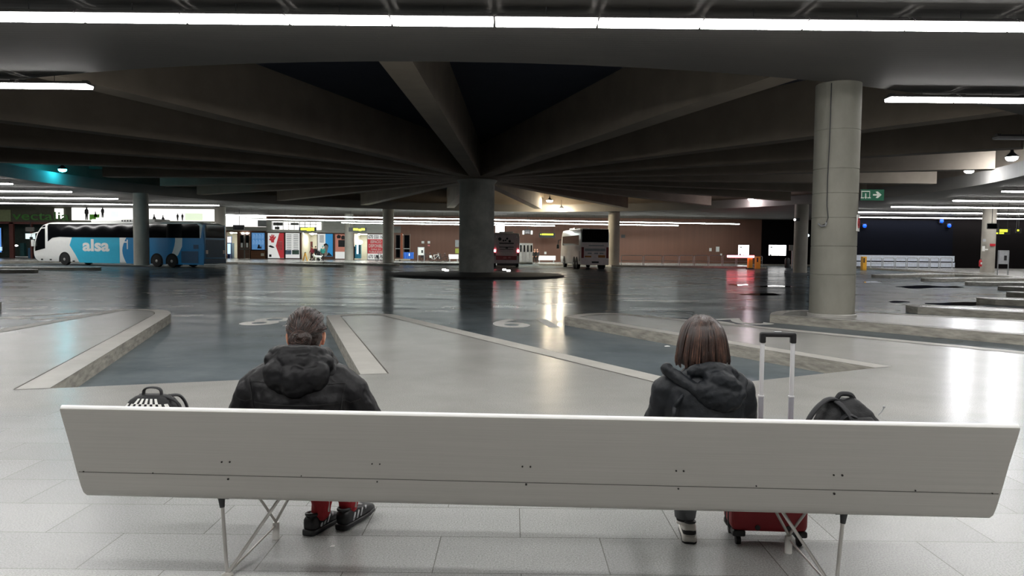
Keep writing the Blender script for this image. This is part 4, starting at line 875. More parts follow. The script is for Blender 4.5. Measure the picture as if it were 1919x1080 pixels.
# --- white coach seen from behind
m_rearpink = M('brightened_rear_panel', C(242,228,226), .45, var=.08); m_tail = M('tail_lamp_red', C(120,20,28), .3, var=.05); m_tailon = E('tail_lamp_lit', (1, .12, .16, 1), 25); m_tag = M('orange_label', C(190,120,50), .6)  # coach rear panel colour raised to make up for light missing there
def rear_coach(name, label, px, Yr, L_, W, H, rz, colb, px_h):
    c = at(px, 500, Yr); fwd = Vector((-math.sin(rz), math.cos(rz))); mid = Vector((c.x, Yr))+fwd*L_/2
    t = thing(name, label, 'coach', (mid.x, mid.y, ROAD), PI/2+rz); hl = L_/2
    pr = rpoly([(-hl,.45),(hl-.4,.35),(hl,.8),(hl-.1,2.0),(hl-.9,H-.1),(hl-2,H),(-hl+.5,H),(-hl+.03,H-.3),(-hl-.02,1.6)], [.2,.3,.4,.6,.6,.4,.4,.3,.3])
    body_mb(pr, W).build('body', colb, t, smooth=True); return t, hl
t, hl = rear_coach('coach', 'tall white coach seen from behind right of the central pillar', 1114.5, 69, 11.3, 2.62, 3.75, .1, m_coachw, 0)
W = 2.62; H = 3.75; Y0 = W/2
rf = lambda y0, z0, y1, z1, th=.02: MB().box(-hl-.02-th, y0, z0, -hl+.1, y1, z1, .008)
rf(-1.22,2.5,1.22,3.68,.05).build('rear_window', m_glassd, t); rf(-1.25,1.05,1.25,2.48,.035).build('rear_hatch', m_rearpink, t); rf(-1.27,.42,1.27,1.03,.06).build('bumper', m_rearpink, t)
for s in (-1,1): rf(s*1.15-.11,1.05,s*1.15+.11,2.05,.06).build('tail_lamp', m_tail, t)
mb = MB(); 
for k in range(1): mb.box(-hl-.075, -.95, 1.68, -hl-.05, .95, 1.92)
mb.build('grey_stripe', m_grtxt, t)
mb = MB()
for y in (-.6,-.1,.5): mb.box(-hl-.075, y-.18, 1.42, -hl-.05, y+.18, 1.55)
mb.box(-hl-.075,-.8,2.15,-hl-.05,.6,2.25); mb.build('badge_print', m_grtxt, t)
rf(-.95,1.1,-.3,1.32,.05).build('orange_label', m_tag, t); rf(.35,1.12,.95,1.26,.05).build('orange_label', m_tag, t); rf(-.35,.6,.3,.75,.075).build('number_plate', m_ink, t)
mb = MB(); mb.box(-hl+1.0,Y0-.005,2.25,hl-1.2,Y0+.012,3.15); mb.build('side_windows', M('olive_tinted_glass', C(48,50,40), .08, var=.1), t); MB().box(-hl+1,-Y0-.012,2.25,hl-1.2,-Y0+.005,3.15).build('side_windows', m_glassd, t)
MB().prism(rpoly([(.0,1.3),(.0,2.1),(-.62,3.2),(-.7,3.2),(-.12,1.3)], .05), -1.1, 1.1, 'xz', Matrix.Translation((hl+.0,0,0))).build('windscreen', m_glassd, t)
for x in (-hl+2.0,-hl+3.3,hl-2.3):
    for s in (1,-1): mb = MB(); sidepoly(mb, disc(x,.51,.64,.35), Y0 if s > 0 else -Y0-.014, .014); mb.build('wheel_arch', m_arch, t)
wheels(t, (-hl+2.0,-hl+3.3,hl-2.3), W+.07)
mb = MB(); mb.box(-hl+.5,Y0,.75,-hl+.8,Y0+.015,1.7); mb.build('side_grille', m_black, t)
MB().box(hl-5,-.8,H-.03,hl-2.2,.8,H+.22,.08).build('roof_unit', m_coachw, t, smooth=True)
MB().tube([(hl-.2,Y0-.2,2.9),(hl+.15,Y0+.2,2.8),(hl+.15,Y0+.25,2.3)], .05, 8).build('mirror_arm', m_black, t); MB().box(hl+.05,Y0+.15,1.9,hl+.25,Y0+.4,2.35,.04).build('wing_mirror', m_black, t)
# --- red and white bus with its tail lamps lit
t, hl = rear_coach('bus', 'white bus with a red lower tail and lit tail lamps', 948.8, 72.5, 11, 2.5, 3.35, .03, M('bus_pale_grey', C(205,196,194), .35, var=.05), 0)
W = 2.5; H = 3.35; Y0 = W/2; t['category'] = 'bus'
rf(-1.0,1.5,1.0,3.2,.04).build('rear_panel', M('brightened_bus_rear', C(200,186,186), .4, var=.08), t); rf(-1.0,.75,1.0,1.15,.05).build('red_tail_panel', M('bus_red', C(160,30,38), .35), t); rf(-1.2,.42,1.2,.74,.06).build('bumper', M('bus_bumper', C(225,212,212), .5), t)  # rear panel and bumper colours raised in place of missing light
for s in (-1,1):
    MB().ball((-hl-.05,s*1.12,1.62), (.06,.1,.13), nu=12, nv=8).build('tail_lamp', m_tailon, t); rf(s*1.12-.09,1.15,s*1.12+.09,1.45,.05).build('reflector', m_tail, t)
    MB().ball((-hl-.03,s*.98,2.95), (.05,.06,.1), nu=10, nv=8).build('marker_lamp', m_white, t)
mb = MB()
for y, z, r in ((.65,2.75,.16),(.3,2.6,.09),(-.05,2.8,.1),(-.3,2.55,.12),(.1,2.62,.08)): mb.ball((-hl-.065,y,z), (.015,r,r), nu=12, nv=6)
mb.box(-hl-.08,-.7,2.3,-hl-.05,.7,2.4); mb.box(-hl-.08,-.7,1.95,-hl-.05,.7,2.02); mb.box(-hl-.08,-.65,1.75,-hl-.05,.65,1.8); mb.box(-hl-.08,-.15,1.84,-hl-.05,.1,1.94); mb.build('advert_print', m_ink, t)
mb = MB(); mb.ball((-hl-.075,.15,.95), (.02,.18,.1), nu=12, nv=6); mb.ball((-hl-.075,-.3,.98), (.02,.15,.07), nu=12, nv=6); mb.build('emblem', m_pink, t)
for s in (1,-1): MB().box(-hl+.8,s*Y0-.01,1.6,hl-1,s*Y0+.01,2.8).build('side_windows', m_glassd, t)
wheels(t, (-hl+2.8,hl-2.5), W+.06); rf(-.9,.2,.9,.45,-.02).build('mudguard', m_black, t)
MB().box(-hl+1.5,-.7,H-.03,-hl+4.5,.7,H+.15,.06).build('roof_unit', m_coachw, t, smooth=True)
MB().prism(rpoly([(.0,1.2),(.0,2.0),(-.55,2.9),(-.65,2.9),(-.12,1.2)], .05), -1.05, 1.05, 'xz', Matrix.Translation((hl,0,0))).build('windscreen', m_glassd, t)
# ------------------------------------------------------------------ bench
BZ = 0.0; B_ROT = math.radians(-2.5)
bench = thing('waiting_bench', 'long pale aluminium waiting bench seen from behind', 'bench', (.07, 3.25, 0), B_ROT)
m_alu, nt, b = newmat('satin_aluminium'); L = nt.links.new
tc = N(nt, 'ShaderNodeTexCoord'); mp = N(nt, 'ShaderNodeMapping'); mp.inputs['Scale'].default_value = (.6, 1, 60); L(tc.outputs['Object'], mp.inputs[0])
nz = N(nt, 'ShaderNodeTexNoise', Scale=3.0, Detail=4.0); L(mp.outputs[0], nz.inputs['Vector'])
cr = N(nt, 'ShaderNodeValToRGB'); cr.color_ramp.elements[0].position = .3; cr.color_ramp.elements[1].position = .7; cr.color_ramp.elements[0].color = C(176,173,167); cr.color_ramp.elements[1].color = C(182,179,173)
L(nz.outputs['Fac'], cr.inputs[0]); L(cr.outputs[0], b.inputs['Base Color']); b.inputs['Metallic'].default_value = .45; b.inputs['Roughness'].default_value = .45
m_lip = M('highlight_lip', C(240,240,238), .3, metal=0, var=.02)  # lip paler than the shell: highlight from above put into its colour
m_seam = M('dark_seam', C(80,78,74), .7)
BU = 2.085
outer = [(-.012,.866), (.0,.83), (.05,.70), (.098,.56), (.132,.47), (.15,.435), (.178,.412), (.215,.402), (.30,.398), (.5,.405), (.66,.42), (.70,.428), (.715,.44)]
inner = [(.71,.452), (.66,.445), (.5,.432), (.3,.425), (.225,.43), (.19,.445), (.172,.47), (.135,.565), (.085,.71), (.035,.845), (.022,.868)]
mb = MB()
def endc(v): return 0.0
prof = outer+inner
nU = 2
us = (-BU, BU)
mb.prism(prof, -BU, BU, 'yz')
mb.build('seat_shell', m_alu, bench, smooth=True)
MB().tube([(-BU,.006,.868),(BU,.006,.868)], .0125, 12).build('top_lip', m_lip, bench, smooth=True)
mb = MB(); mb.box(-BU+.01, .1005, .546, BU-.01, .107, .5482); mb.build('seam', m_seam, bench)
m_rivet = M('dark_rivet', C(40,38,36), .4, metal=.5)
def back_v(z):
    for (v0, z0), (v1, z1) in zip(outer, outer[1:]):
        if z1 <= z <= z0: return v0+(v1-v0)*(z0-z)/(z0-z1)
    return .1
inv = None
def rivet(px, py, r):
    # the pierced fixing points, measured on the back face
    d = ray(px, py); o = Vector((0,0,EYE)); Mi = bench.matrix_basis.inverted(); o2 = Mi @ o; d2 = Mi.to_3x3() @ d
    t = (.07-o2.y)/d2.y
    for _ in range(12):
        p = o2+d2*t; t = (back_v(p.z)-o2.y)/d2.y
    p = o2+d2*t; r *= .8; MB().lathe([(r,-.004),(r,.0),(r*.4,.003)], c=(p.x,p.y-.001,p.z), n=12, axis='y').build('rivet', m_rivet, bench)
for px, py, r in ((416,866,.005),(431,866,.005),(697.5,869.5,.004),(712,870,.004),(979,874.5,.005),(994,875,.005),(1267,882.5,.005),(1281,883,.005),(1562,890.5,.005),(1578,891,.006),(428,898,.006),(707,903,.004),(986,908,.006),(1271,916,.005),(1563,925.5,.006),(157,884,.004),(287,886.5,.003),(565,892,.003),(1417,911,.004),(1715,919.5,.004),(1859,925,.004)): rivet(px, py, r)
m_rod = M('chrome_rod', C(190,187,182), .3, metal=.55, var=.04)
for s, ad in ((-1, 'left'), (1, 'right')):
    fo = (s*1.45, .265, 0.0); pad = (s*1.384, .745, .0); pt = (s*1.384, .745, .085)
    lf = MB(); lf.lathe([(.03,0),(.03,.01),(.012,.02)], c=fo, n=14); lf = lf.build('leg_foot', m_rod, bench, smooth=True)
    for (a_, b2, r) in ((fo, (s*1.49, .30, .40), .0085), (fo, (s*1.19, .32, .40), .008), (fo, (s*1.384,.745,.075), .0055), (pt, (s*1.19,.60,.41), .0075), (pt, (s*1.50,.58,.41), .0075)):
        MB().tube([Vector(a_)+Vector((0,0,.01)), b2], r, 12).build('strut', m_rod, lf, smooth=True)
    MB().lathe([(.019,0),(.019,.085),(.015,.092)], c=pad, n=20).build('leg_pad', M('pale_foot_cylinder', C(225,223,218), .4), bench, smooth=True)
    MB().tube([(s*1.49,.295,.40),(s*1.483,.292,.33)], [.02,.012], 10).build('socket', m_darkgrey, bench, smooth=True)
for u in (-1.45,1.45): MB().box(u-.015,.26,.38,u+.015,.64,.402,.004).build('cross_rail', m_darkgrey, bench)

# ------------------------------------------------------------------ people
m_skin = M('skin', C(205,150,125), .5, var=.08, scale=8)
m_skin.node_tree.nodes['Principled BSDF'].inputs['Subsurface Weight'].default_value = .12
m_coat = M('black_puffer_nylon', C(14,14,17), .48, var=.1, scale=6, bump=.2, bscale=40, spec=.28)
m_navyc = M('black_navy_shell', C(15,20,26), .55, var=.12, scale=6, bump=.2, bscale=60, spec=.4)
m_redt = M('red_track_cotton', C(150,18,28), .7, var=.15, scale=15, bump=.3, bscale=80)
m_denim = M('charcoal_denim', C(38,40,46), .8, var=.2, scale=20, bump=.2, bscale=200)
m_shoeb = M('black_shoe', C(24,24,27), .45, var=.1); m_shoew = M('white_shoe_leather', C(215,212,205), .5, var=.05); m_shoeg = M('silver_shoe_stripe', C(190,192,195), .4)
m_blkc0 = M('black_sock', C(24,24,26), .85)
m_hair1 = M('dark_brown_hair', C(46,33,28), .42, var=.3, scale=30, stretch=(1,1,1), bump=.5, bscale=90)
m_hair2 = M('brown_hair', C(54,38,32), .4, var=.4, scale=30, stretch=(3,3,.25), bump=.4, bscale=120)
def hand(mb, wrist, fwd, side, s=1, palm_up=False):
    """palm and five bent fingers; fwd and side are unit vectors, s = +1 when the thumb lies towards side"""
    f = Vector(fwd).normalized(); sd = Vector(side).normalized(); dn = Vector((0,0,-1)); w = Vector(wrist)
    mb.limb([w, w+f*.045, w+f*.085], [.024,.034,.033], 12)
    for k, (o, l) in enumerate(((.034,.068),(.0115,.078),(-.011,.072),(-.033,.055))):
        b0 = w+f*.08+sd*o*s; mb.limb([w+f*.05+sd*o*.7*s, b0, b0+f*l*.5+dn*.012, b0+f*l*.8+dn*.036], [.0105,.009,.0085,.0075], 10)
    b0 = w+f*.025+sd*.028*s; mb.limb([b0, b0+f*.03+sd*.025*s+dn*.01, b0+f*.062+sd*.028*s+dn*.025], [.0135,.011,.009], 10)
def head_fn(v):
    # skull: flatter sides, narrower jaw, slightly egg-shaped in profile (+y is the face)
    x, y, z = v; k = 1
    if z < 0: k = 1-.17*(-z)**1.5
    y2 = y*(1.0 if y < 0 else .96) + (.10*(-z) if z < 0 and y > -.2 else 0)
    return Vector((x*k, y2*(1-.1*max(0, -z)), z))
def head(mb, c, rx, ry, rz, R_):
    c = Vector(c); mb.ball(c, (rx, ry, rz), R_, nu=28, nv=18, fn=head_fn)
    P = lambda x, y, z: c+R_ @ Vector((x*rx, y*ry, z*rz))
    mb.limb([P(0,.92,.12), P(0,1.16,-.22)], [.009,.015], 10); mb.limb([P(-.12,1.0,-.27), P(.12,1.0,-.27)], [.011,.011], 8)
    mb.limb([P(-.22,.93,-.5), P(0,1.02,-.49), P(.22,.93,-.5)], [.008,.011,.008], 8); mb.limb([P(-.2,.93,-.57), P(0,1.0,-.58), P(.2,.93,-.57)], [.008,.012,.008], 8)
    mb.ball(P(0,.74,-.84), (.026,.02,.02), nu=12, nv=8); [mb.limb([P(s*.2,.88,.10), P(s*.38,.87,.14), P(s*.56,.78,.09)], [.006,.008,.006], 8) for s in (-1,1)]
    for s in (-1,1): mb.limb([P(s*.58,.78,.2), P(s*.2,.93,.17)], [.01,.011], 8); mb.ball(P(s*.5,.70,-.22), (.022,.018,.02), nu=10, nv=8)
    for s in (-1,1):
        Re = R_ @ Matrix.Rotation(s*.5, 3, 'Z') @ Matrix.Rotation(-.15, 3, 'X')
        ec = P(s*1.06,-.12,-.08); mb.ball(ec, (.009,.021,.033), Re, nu=16, nv=12); mb.ball(ec+Re @ Vector((s*.002,-.006,.008)), (.008,.017,.024), Re, nu=14, nv=10); mb.ball(ec+Re @ Vector((0,.006,-.026)), (.008,.011,.012), Re, nu=10, nv=8)
    return P
def eyes(P, R_, par):
    for s in (-1,1):
        e = MB().ball(P(s*.38,.80,.02), .0115, nu=14, nv=10).build('eye', m_white, par, smooth='all', world=True)
        MB().ball(P(s*.38,.905,.015), (.006,.003,.006), nu=10, nv=6).build('iris', M('brown_iris', C(50,32,22), .2), e, smooth='all', world=True)
m_lips = M('lips', C(165,95,88), .45)
def lips(P, par): MB().limb([P(-.22,.95,-.53), P(-.08,1.035,-.515), P(.08,1.035,-.515), P(.22,.95,-.53)], [.004,.0075,.0075,.004], 10).build('lips', m_lips, par, smooth='all', world=True)
def hring(c, rx, ry, n=40, puff=0, sh=0): 
    return [(c[0]+rx*math.copysign(abs(math.cos(2*PI*k/n))**.85, math.cos(2*PI*k/n)), c[1]+ry*math.copysign(abs(math.sin(2*PI*k/n))**.85, math.sin(2*PI*k/n)), c[2]) for k in range(n)]
def shoe(name, par, heel, ang, mats, lift=0, scale=1.0, style='runner', tilt=0):
    """shoe with sole, upper, collar and trim; heel at the given floor point, toe along ang (0 = +Y, positive to +X)"""
    mt = Matrix.Translation(heel) @ Matrix.Rotation(-ang, 4, 'Z') @ Matrix.Rotation(tilt, 4, 'X') @ Matrix.Scale(scale, 4)
    def sec(y, w, z0, z1, n=16, p=.6):
        return [(w*math.copysign(abs(math.cos(2*PI*k/n))**p, math.cos(2*PI*k/n)), y, (z0+z1)/2+(z1-z0)/2*math.copysign(abs(math.sin(2*PI*k/n))**p, math.sin(2*PI*k/n))) for k in range(n)]
    up = MB(); up.loft([sec(.004,.024,.03,.075), sec(.015,.036,.022,.10), sec(.05,.04,.02,.112), sec(.09,.041,.02,.115), sec(.13,.043,.02,.10), sec(.18,.048,.018,.082), sec(.23,.048,.018,.066), sec(.27,.04,.018,.052), sec(.292,.022,.02,.04)])
    u = up.xf(mt).build('shoe', mats[0], par, smooth='all', world=True)
    so = MB(); so.loft([sec(-.006,.03,.004,.034,p=.4), sec(.01,.041,0,.036,p=.4), sec(.08,.041,.0,.03,p=.4), sec(.16,.048,0,.026,p=.4), sec(.22,.052,0,.026,p=.4), sec(.275,.043,.003,.027,p=.4), sec(.30,.024,.01,.027,p=.4)]); so.xf(mt).build('sole', mats[1], u, smooth='all', world=True)
    co = MB()
    co.tube([(.030*math.cos(2*PI*i/32), .05+.042*math.sin(2*PI*i/32), .110-.006*math.sin(2*PI*i/32)) for i in range(34)], .009, 10)
    co.xf(mt).build('collar', mats[2], u, smooth='all', world=True)
    tr = MB()
    if style == 'runner':
        for s in (-1,1):
            for k in range(4): tr.limb([(s*.040,.07+k*.034,.04), (s*.043,.085+k*.034,.075)], [.006,.005], 8)
        for k in range(4): tr.limb([(-.026,.115+k*.02,.108-k*.008), (.026,.115+k*.02,.108-k*.008)], [.004,.004], 6)
    else:
        tr.loft([sec(.0,.027,.045,.07), sec(.012,.038,.042,.073), sec(.07,.0425,.042,.068), sec(.075,.042,.042,.066)]);
        for k in range(4): tr.limb([(-.026,.115+k*.02,.108-k*.008), (.026,.115+k*.02,.108-k*.008)], [.004,.004], 6)
    tr.xf(mt).build('trim', mats[3], u, smooth='all', world=True)
    if style == 'court':
        ou = MB(); ou.loft([sec(-.007,.03,-.004,.007,p=.4), sec(.01,.042,-.004,.009,p=.4), sec(.08,.042,-.004,.009,p=.4), sec(.16,.049,-.004,.009,p=.4), sec(.22,.053,-.004,.009,p=.4), sec(.275,.044,-.002,.01,p=.4), sec(.301,.025,.004,.012,p=.4)]); ou.xf(mt).build('outsole', m_shoeb, u, smooth='all', world=True)
    return u

# ---- the man in the black padded jacket
man = MB(); Rh = Matrix.Rotation(.16, 3, 'Z') @ Matrix.Rotation(-.30, 3, 'X')
hc = Vector((-1.02, 3.73, 1.155))
PM = head(man, hc, .078, .098, .115, Rh)
man.limb([(-1.0,3.66,.60), (-1.0,3.63,.72), (-1.0,3.62,.86), (-1.01,3.62,.95)], [.12,.105,.11,.09]); man.limb([(-1.14,3.62,.94), (-.88,3.62,.94)], [.06,.06]); man.limb([(-1.01,3.63,.98), (-1.02,3.70,1.09)], [.058,.054])
man.limb([(-1.09,3.68,.58), (-.91,3.68,.58)], [.10,.10])
for s in (-1,1):
    sh = Vector((-1.0+s*.19, 3.61, .93)); el = Vector((-1.0+s*.30, 3.70, .70)); wr = Vector((-1.0+s*.10, 3.96, .68))
    man.limb([(-1.005+s*.165,3.61,.945), (-1.005+s*.235,3.605,.895), (-1.005+s*.278,3.62,.82), (-1.005+s*.31,3.68,.715), (-1.005+s*.26,3.80,.68), (-1.005+s*.17,3.90,.68), wr], [.05,.048,.045,.042,.04,.034,.03]); hand(man, wr, (-s*.35,.9,.1), (-s,0,.2), 1)
    hp = Vector((-1.0+s*.095, 3.68, .565)); kn = Vector((-1.0+s*.13, 4.12, .55)); an = Vector((-1.06 if s < 0 else -.925, 4.17 if s < 0 else 4.25, .12))
    man.limb([hp, kn, an], [.09,.06,.042]); fh = Vector((-1.115,4.09,.045)) if s < 0 else Vector((-.955,4.18,.045)); fa = .3 if s < 0 else .42; fd = Vector((math.sin(fa), math.cos(fa), 0)); man.limb([an, fh+fd*.07+Vector((0,0,.01)), fh+fd*.19], [.036,.03,.022])
mo = man.build('person', m_skin, None)
tag(mo, 'seated person with tied-up dark hair, black padded hooded jacket and red trousers', 'person', None); remesh(mo, .005, 3)
MPo = mo
eyes(PM, Rh, mo); lips(PM, mo)
# jacket
mb = MB()
cs = [((-1.0,3.66,.475),.20,.165), ((-1.0,3.65,.53),.225,.175), ((-1.0,3.62,.64),.22,.17), ((-1.0,3.61,.72),.225,.17), ((-1.0,3.6,.80),.235,.17), ((-1.0,3.6,.88),.24,.165), ((-1.005,3.6,.95),.225,.15), ((-1.005,3.6,1.0),.17,.125), ((-1.01,3.61,1.05),.10,.095)]
mb.loft([hring(c, rx, ry) for c, rx, ry in cs])
for s in (-1,1):
    x0 = -1.005
    mb.limb([(x0+s*.165,3.6,.955), (x0+s*.235,3.60,.90), (x0+s*.278,3.62,.82), (x0+s*.305,3.66,.735), (x0+s*.315,3.71,.69)], [.085,.088,.085,.08,.078], 18)
    mb.limb([(x0+s*.315,3.71,.69), (x0+s*.26,3.80,.68), (x0+s*.17,3.90,.68), (x0+s*.12,3.945,.68)], [.078,.072,.062,.05], 18)
jk = mb.build('jacket', m_coat, mo); remesh(jk, .007, 5, ((.024,.12,'CLOUDS'), (.007,.045,'CLOUDS')))
# stitched seams, laid on the cloth
m_stitch = M('dark_seam_tape', C(10,10,12), .7)
def seamline(name, pts, target, mat, w=.005, n=28):
    P = [Vector(p) for p in pts]; vs = []; L_ = len(P)-1
    for i in range(n+1):
        t = i/n*L_; k = min(int(t), L_-1); p = P[k].lerp(P[k+1], t-k); d = (P[k+1]-P[k]).normalized(); u = Vector((0,1,0)).cross(d).normalized(); vs += [p-u*w/2, p+u*w/2]
    o = MB().add(vs, [(2*i,2*i+1,2*i+3,2*i+2) for i in range(n)]).build(name, mat, target)
    sw = o.modifiers.new('lay', 'SHRINKWRAP'); sw.target = target; sw.wrap_method = 'PROJECT'; sw.use_project_y = True; sw.use_positive_direction = True; sw.use_negative_direction = True; sw.wrap_mode = 'ABOVE_SURFACE'; sw.offset = .0012
    so = o.modifiers.new('tape', 'SOLIDIFY'); so.thickness = .002; return o
for pts in (((-1.235,3.45,.965),(-1.13,3.45,.968),(-1.06,3.45,.95)), ((-.94,3.45,.945),(-.87,3.45,.962),(-.775,3.45,.962)), ((-1.235,3.45,.975),(-1.215,3.45,.90),(-1.20,3.45,.82),(-1.21,3.45,.74)), ((-.775,3.45,.975),(-.79,3.45,.90),(-.80,3.45,.82),(-.79,3.45,.74)), ((-1.20,3.45,.875),(-1.0,3.45,.868),(-.80,3.45,.872)), ((-1.325,3.45,.80),(-1.26,3.45,.785),(-1.21,3.45,.80)), ((-.685,3.45,.80),(-.74,3.45,.785),(-.79,3.45,.80)), ((-1.30,3.45,.885),(-1.25,3.45,.87),(-1.215,3.45,.885)), ((-.71,3.45,.885),(-.755,3.45,.87),(-.79,3.45,.885))):
    seamline('seam', pts, jk, m_stitch)
# hood lying on the shoulders
hb = MB()
hb.ball((-1.0,3.47,.985), (.085,.075,.085), nu=24, nv=14); hb.ball((-1.0,3.46,.945), (.07,.055,.045))
hb.ball((-1.083,3.485,1.0), (.072,.07,.08), Matrix.Rotation(-.35,3,'Y')); hb.ball((-.922,3.485,1.0), (.075,.07,.08), Matrix.Rotation(.35,3,'Y'))
hb.ball((-1.055,3.475,.955), (.05,.05,.045)); hb.ball((-.945,3.475,.955), (.052,.05,.045))
hb.limb([(-1.12,3.53,1.06), (-1.03,3.485,1.062), (-.95,3.487,1.06), (-.875,3.54,1.05)], [.045,.05,.05,.042], 16)
hb.limb([(-1.075,3.52,1.1), (-1.0,3.5,1.095), (-.94,3.52,1.095)], [.035,.042,.035], 14)
for k in range(13):
    a0 = -2.35+4.7*k/12; a1 = -2.35+4.7*(k+1)/12
    f = lambda a: Vector((-1.01+.118*math.sin(a), 3.60-.105*math.cos(a), 1.085+.022*math.cos(a)))
    if k < 12: hb.limb([f(a0), f(a1)], [.036,.036], 12)
hb.ball((-1.02,3.52,1.105), (.10,.05,.04)); hb.limb([(-.88,3.62,1.04), (-.85,3.56,1.0)], [.04,.035]); hb.limb([(-1.13,3.62,1.04), (-1.14,3.56,1.0)], [.04,.035])
hd = hb.build('hood', m_coat, jk); remesh(hd, .006, 3, ((.022,.085,'CLOUDS'), (.006,.035,'CLOUDS')))
MB().limb([(-.868,3.50,1.01), (-.864,3.49,1.0)], [.006,.006], 8).build('toggle', m_steel, hd)
# trousers
mb = MB(); mb.limb([(-1.09,3.68,.58), (-.91,3.68,.58)], [.125,.125])
for s in (-1,1):
    an = Vector((-1.06 if s < 0 else -.925, 4.17 if s < 0 else 4.25, .12))
    mb.limb([(-1.0+s*.095,3.68,.565), (-1.0+s*.13,4.12,.55), an+Vector((0,-.0,.12)), an+Vector((.0,.0,-.005))], [.105,.08,.066,.052], 18)
tr = mb.build('trousers', m_redt, mo); remesh(tr, .009, 4, ((.018,.06,'CLOUDS'),))
for s in (-1,1):
    an = Vector((-1.06 if s < 0 else -.925, 4.17 if s < 0 else 4.25, .12)); mb = MB(); mb.tube([an+Vector((.045,-.02,-.0)), an+Vector((.05,-.03,.10)), an+Vector((.055,-.03,.2))], .006, 6); mb.build('white_stripe', m_shoew, tr, smooth='all')
shoe('shoe', mo, (-1.115,4.09,0), .3, (m_shoeb, m_shoeb, m_shoeb, m_shoeg), scale=1.02); shoe('shoe', mo, (-.955,4.18,0), .42, (m_shoeb, m_shoeb, m_shoeb, m_shoeg), scale=1.02, tilt=.10)
for s in (-1,1):
    an = Vector((-1.06 if s < 0 else -.925, 4.17 if s < 0 else 4.25, .12)); fh = Vector((-1.115,4.09,.06)) if s < 0 else Vector((-.955,4.18,.06)); fa = .3 if s < 0 else .42
    MB().limb([an+Vector((0,0,.02)), an+Vector((0,0,-.02)), fh+Vector((math.sin(fa), math.cos(fa), 0))*.09, fh+Vector((math.sin(fa), math.cos(fa), -.05))*.15], [.044,.043,.040,.03], 16).build('sock', m_blkc0, mo, smooth='all')
# hair: cap, ridged towards a low bun
mb = MB()
def hfn(v):
    x, y, z = v
    if y > .25 and z < .75: 
        k = max(.55, 1-.5*(y-.25)); return Vector((x*k, y*.8, max(z, .15)))
    if abs(x) > .72 and z < .2 and y > -.3: return Vector((x*.8, y, max(z, -.3)))
    return Vector((x, y, max(z, -.72)))
mb.ball(hc+Rh @ Vector((0,-.006,.016)), (.092,.113,.118), Rh, nu=32, nv=20, fn=hfn)
hr = mb.build('hair', m_hair1, mo); remesh(hr, .006, 2, ((.012,.02,'CLOUDS'), (.01,.05,'CLOUDS')))
bc = PM(-.2,-1.18,-.34); mb = MB(); mb.ball(bc, (.052,.036,.045), Rh); mb.ball(bc+Vector((.012,-.008,.012)), (.036,.03,.03), Rh); bn = mb.build('hair_bun', m_hair1, hr); remesh(bn, .005, 2, ((.014,.018,'CLOUDS'),))
# combed strands that sweep from the brow over the crown to the bun
def strands(name, mat, par, paths, r=.0012):
    cu = bpy.data.curves.new(name, 'CURVE'); cu.dimensions = '3D'; cu.bevel_depth = r; cu.bevel_resolution = 1; cu.resolution_u = 3
    for pth in paths:
        sp = cu.splines.new('POLY'); sp.points.add(len(pth)-1)
        for q, p in zip(sp.points, pth): q.co = (p[0], p[1], p[2], 1)
        for i, q in enumerate(sp.points): q.radius = 1-.6*(i/len(pth))**2
    cu.materials.append(mat); tmp = bpy.data.objects.new(name, cu); COL.objects.link(tmp); dg = bpy.context.evaluated_depsgraph_get(); dg.update()
    me = bpy.data.meshes.new_from_object(tmp.evaluated_get(dg)); bpy.data.objects.remove(tmp)
    o = bpy.data.objects.new(name, me); COL.objects.link(o); o.parent = par
    for p in me.polygons: p.use_smooth = True
    return o
m_hair1b = M('brown_hair_strand', C(72,48,39), .33, var=.45, scale=40)
m_hair1c = M('dark_hair_strand', C(36,26,23), .35, var=.3, scale=40)
rnd = random.Random(3); paths = []
for i in range(900):
    cl = rnd.randrange(46); rc = random.Random(cl*13+1); az = rc.uniform(-PI, PI)+rnd.gauss(0, .07); el = rc.uniform(-.2, 1.3)+rnd.gauss(0, .05)
    s0 = Vector((math.cos(el)*math.sin(az), math.cos(el)*math.cos(az), math.sin(el))); e0 = Vector((-.16, -.97, -.3)).normalized(); e0 = (e0+Vector((rnd.uniform(-.2,.2), 0, rnd.uniform(-.2,.25)))).normalized()
    if s0.y > .55 and s0.z < .5: continue
    pth = []; k = 1.02+.07*rc.random()+rnd.uniform(-.008,.008); ph_ = rc.uniform(0, 6)
    for j in range(13):
        t = j/12; v = s0.lerp(e0, t)
        if v.length < .2: v += Vector((0,-.1,.3))
        v.normalize(); wv = 1+.022*math.sin(9*t+ph_); v = v+Vector((.05*math.sin(8*t+ph_*2), 0, .04*math.cos(7*t+ph_))); pth.append(hc+Rh @ Vector((v.x*.092*k*wv, v.y*.113*k*wv-.006, v.z*.118*k*wv+.016)))
    if any(abs((Rh.transposed() @ (p-hc)).x) > .062 and (Rh.transposed() @ (p-hc)).z < .03 and (Rh.transposed() @ (p-hc)).y > -.03 for p in pth): continue
    paths.append(pth)
for i in range(160):
    a0 = rnd.uniform(0, 2*PI); rr = rnd.uniform(.3, 1.05); w_ = rnd.uniform(.6, 1.8); yy = math.sqrt(max(0, 1.1-rr*rr))
    paths.append([bc+Rh @ Vector((.053*rr*math.cos(a0+w_*j/8), -.036*yy*(1+.06*math.sin(j)), .046*rr*math.sin(a0+w_*j/8))) for j in range(9)])
strands('hair_strands', m_hair1b, hr, paths[::3], .0017); strands('hair_strands', m_hair1c, hr, paths[1::3]+paths[2::3], .0019)

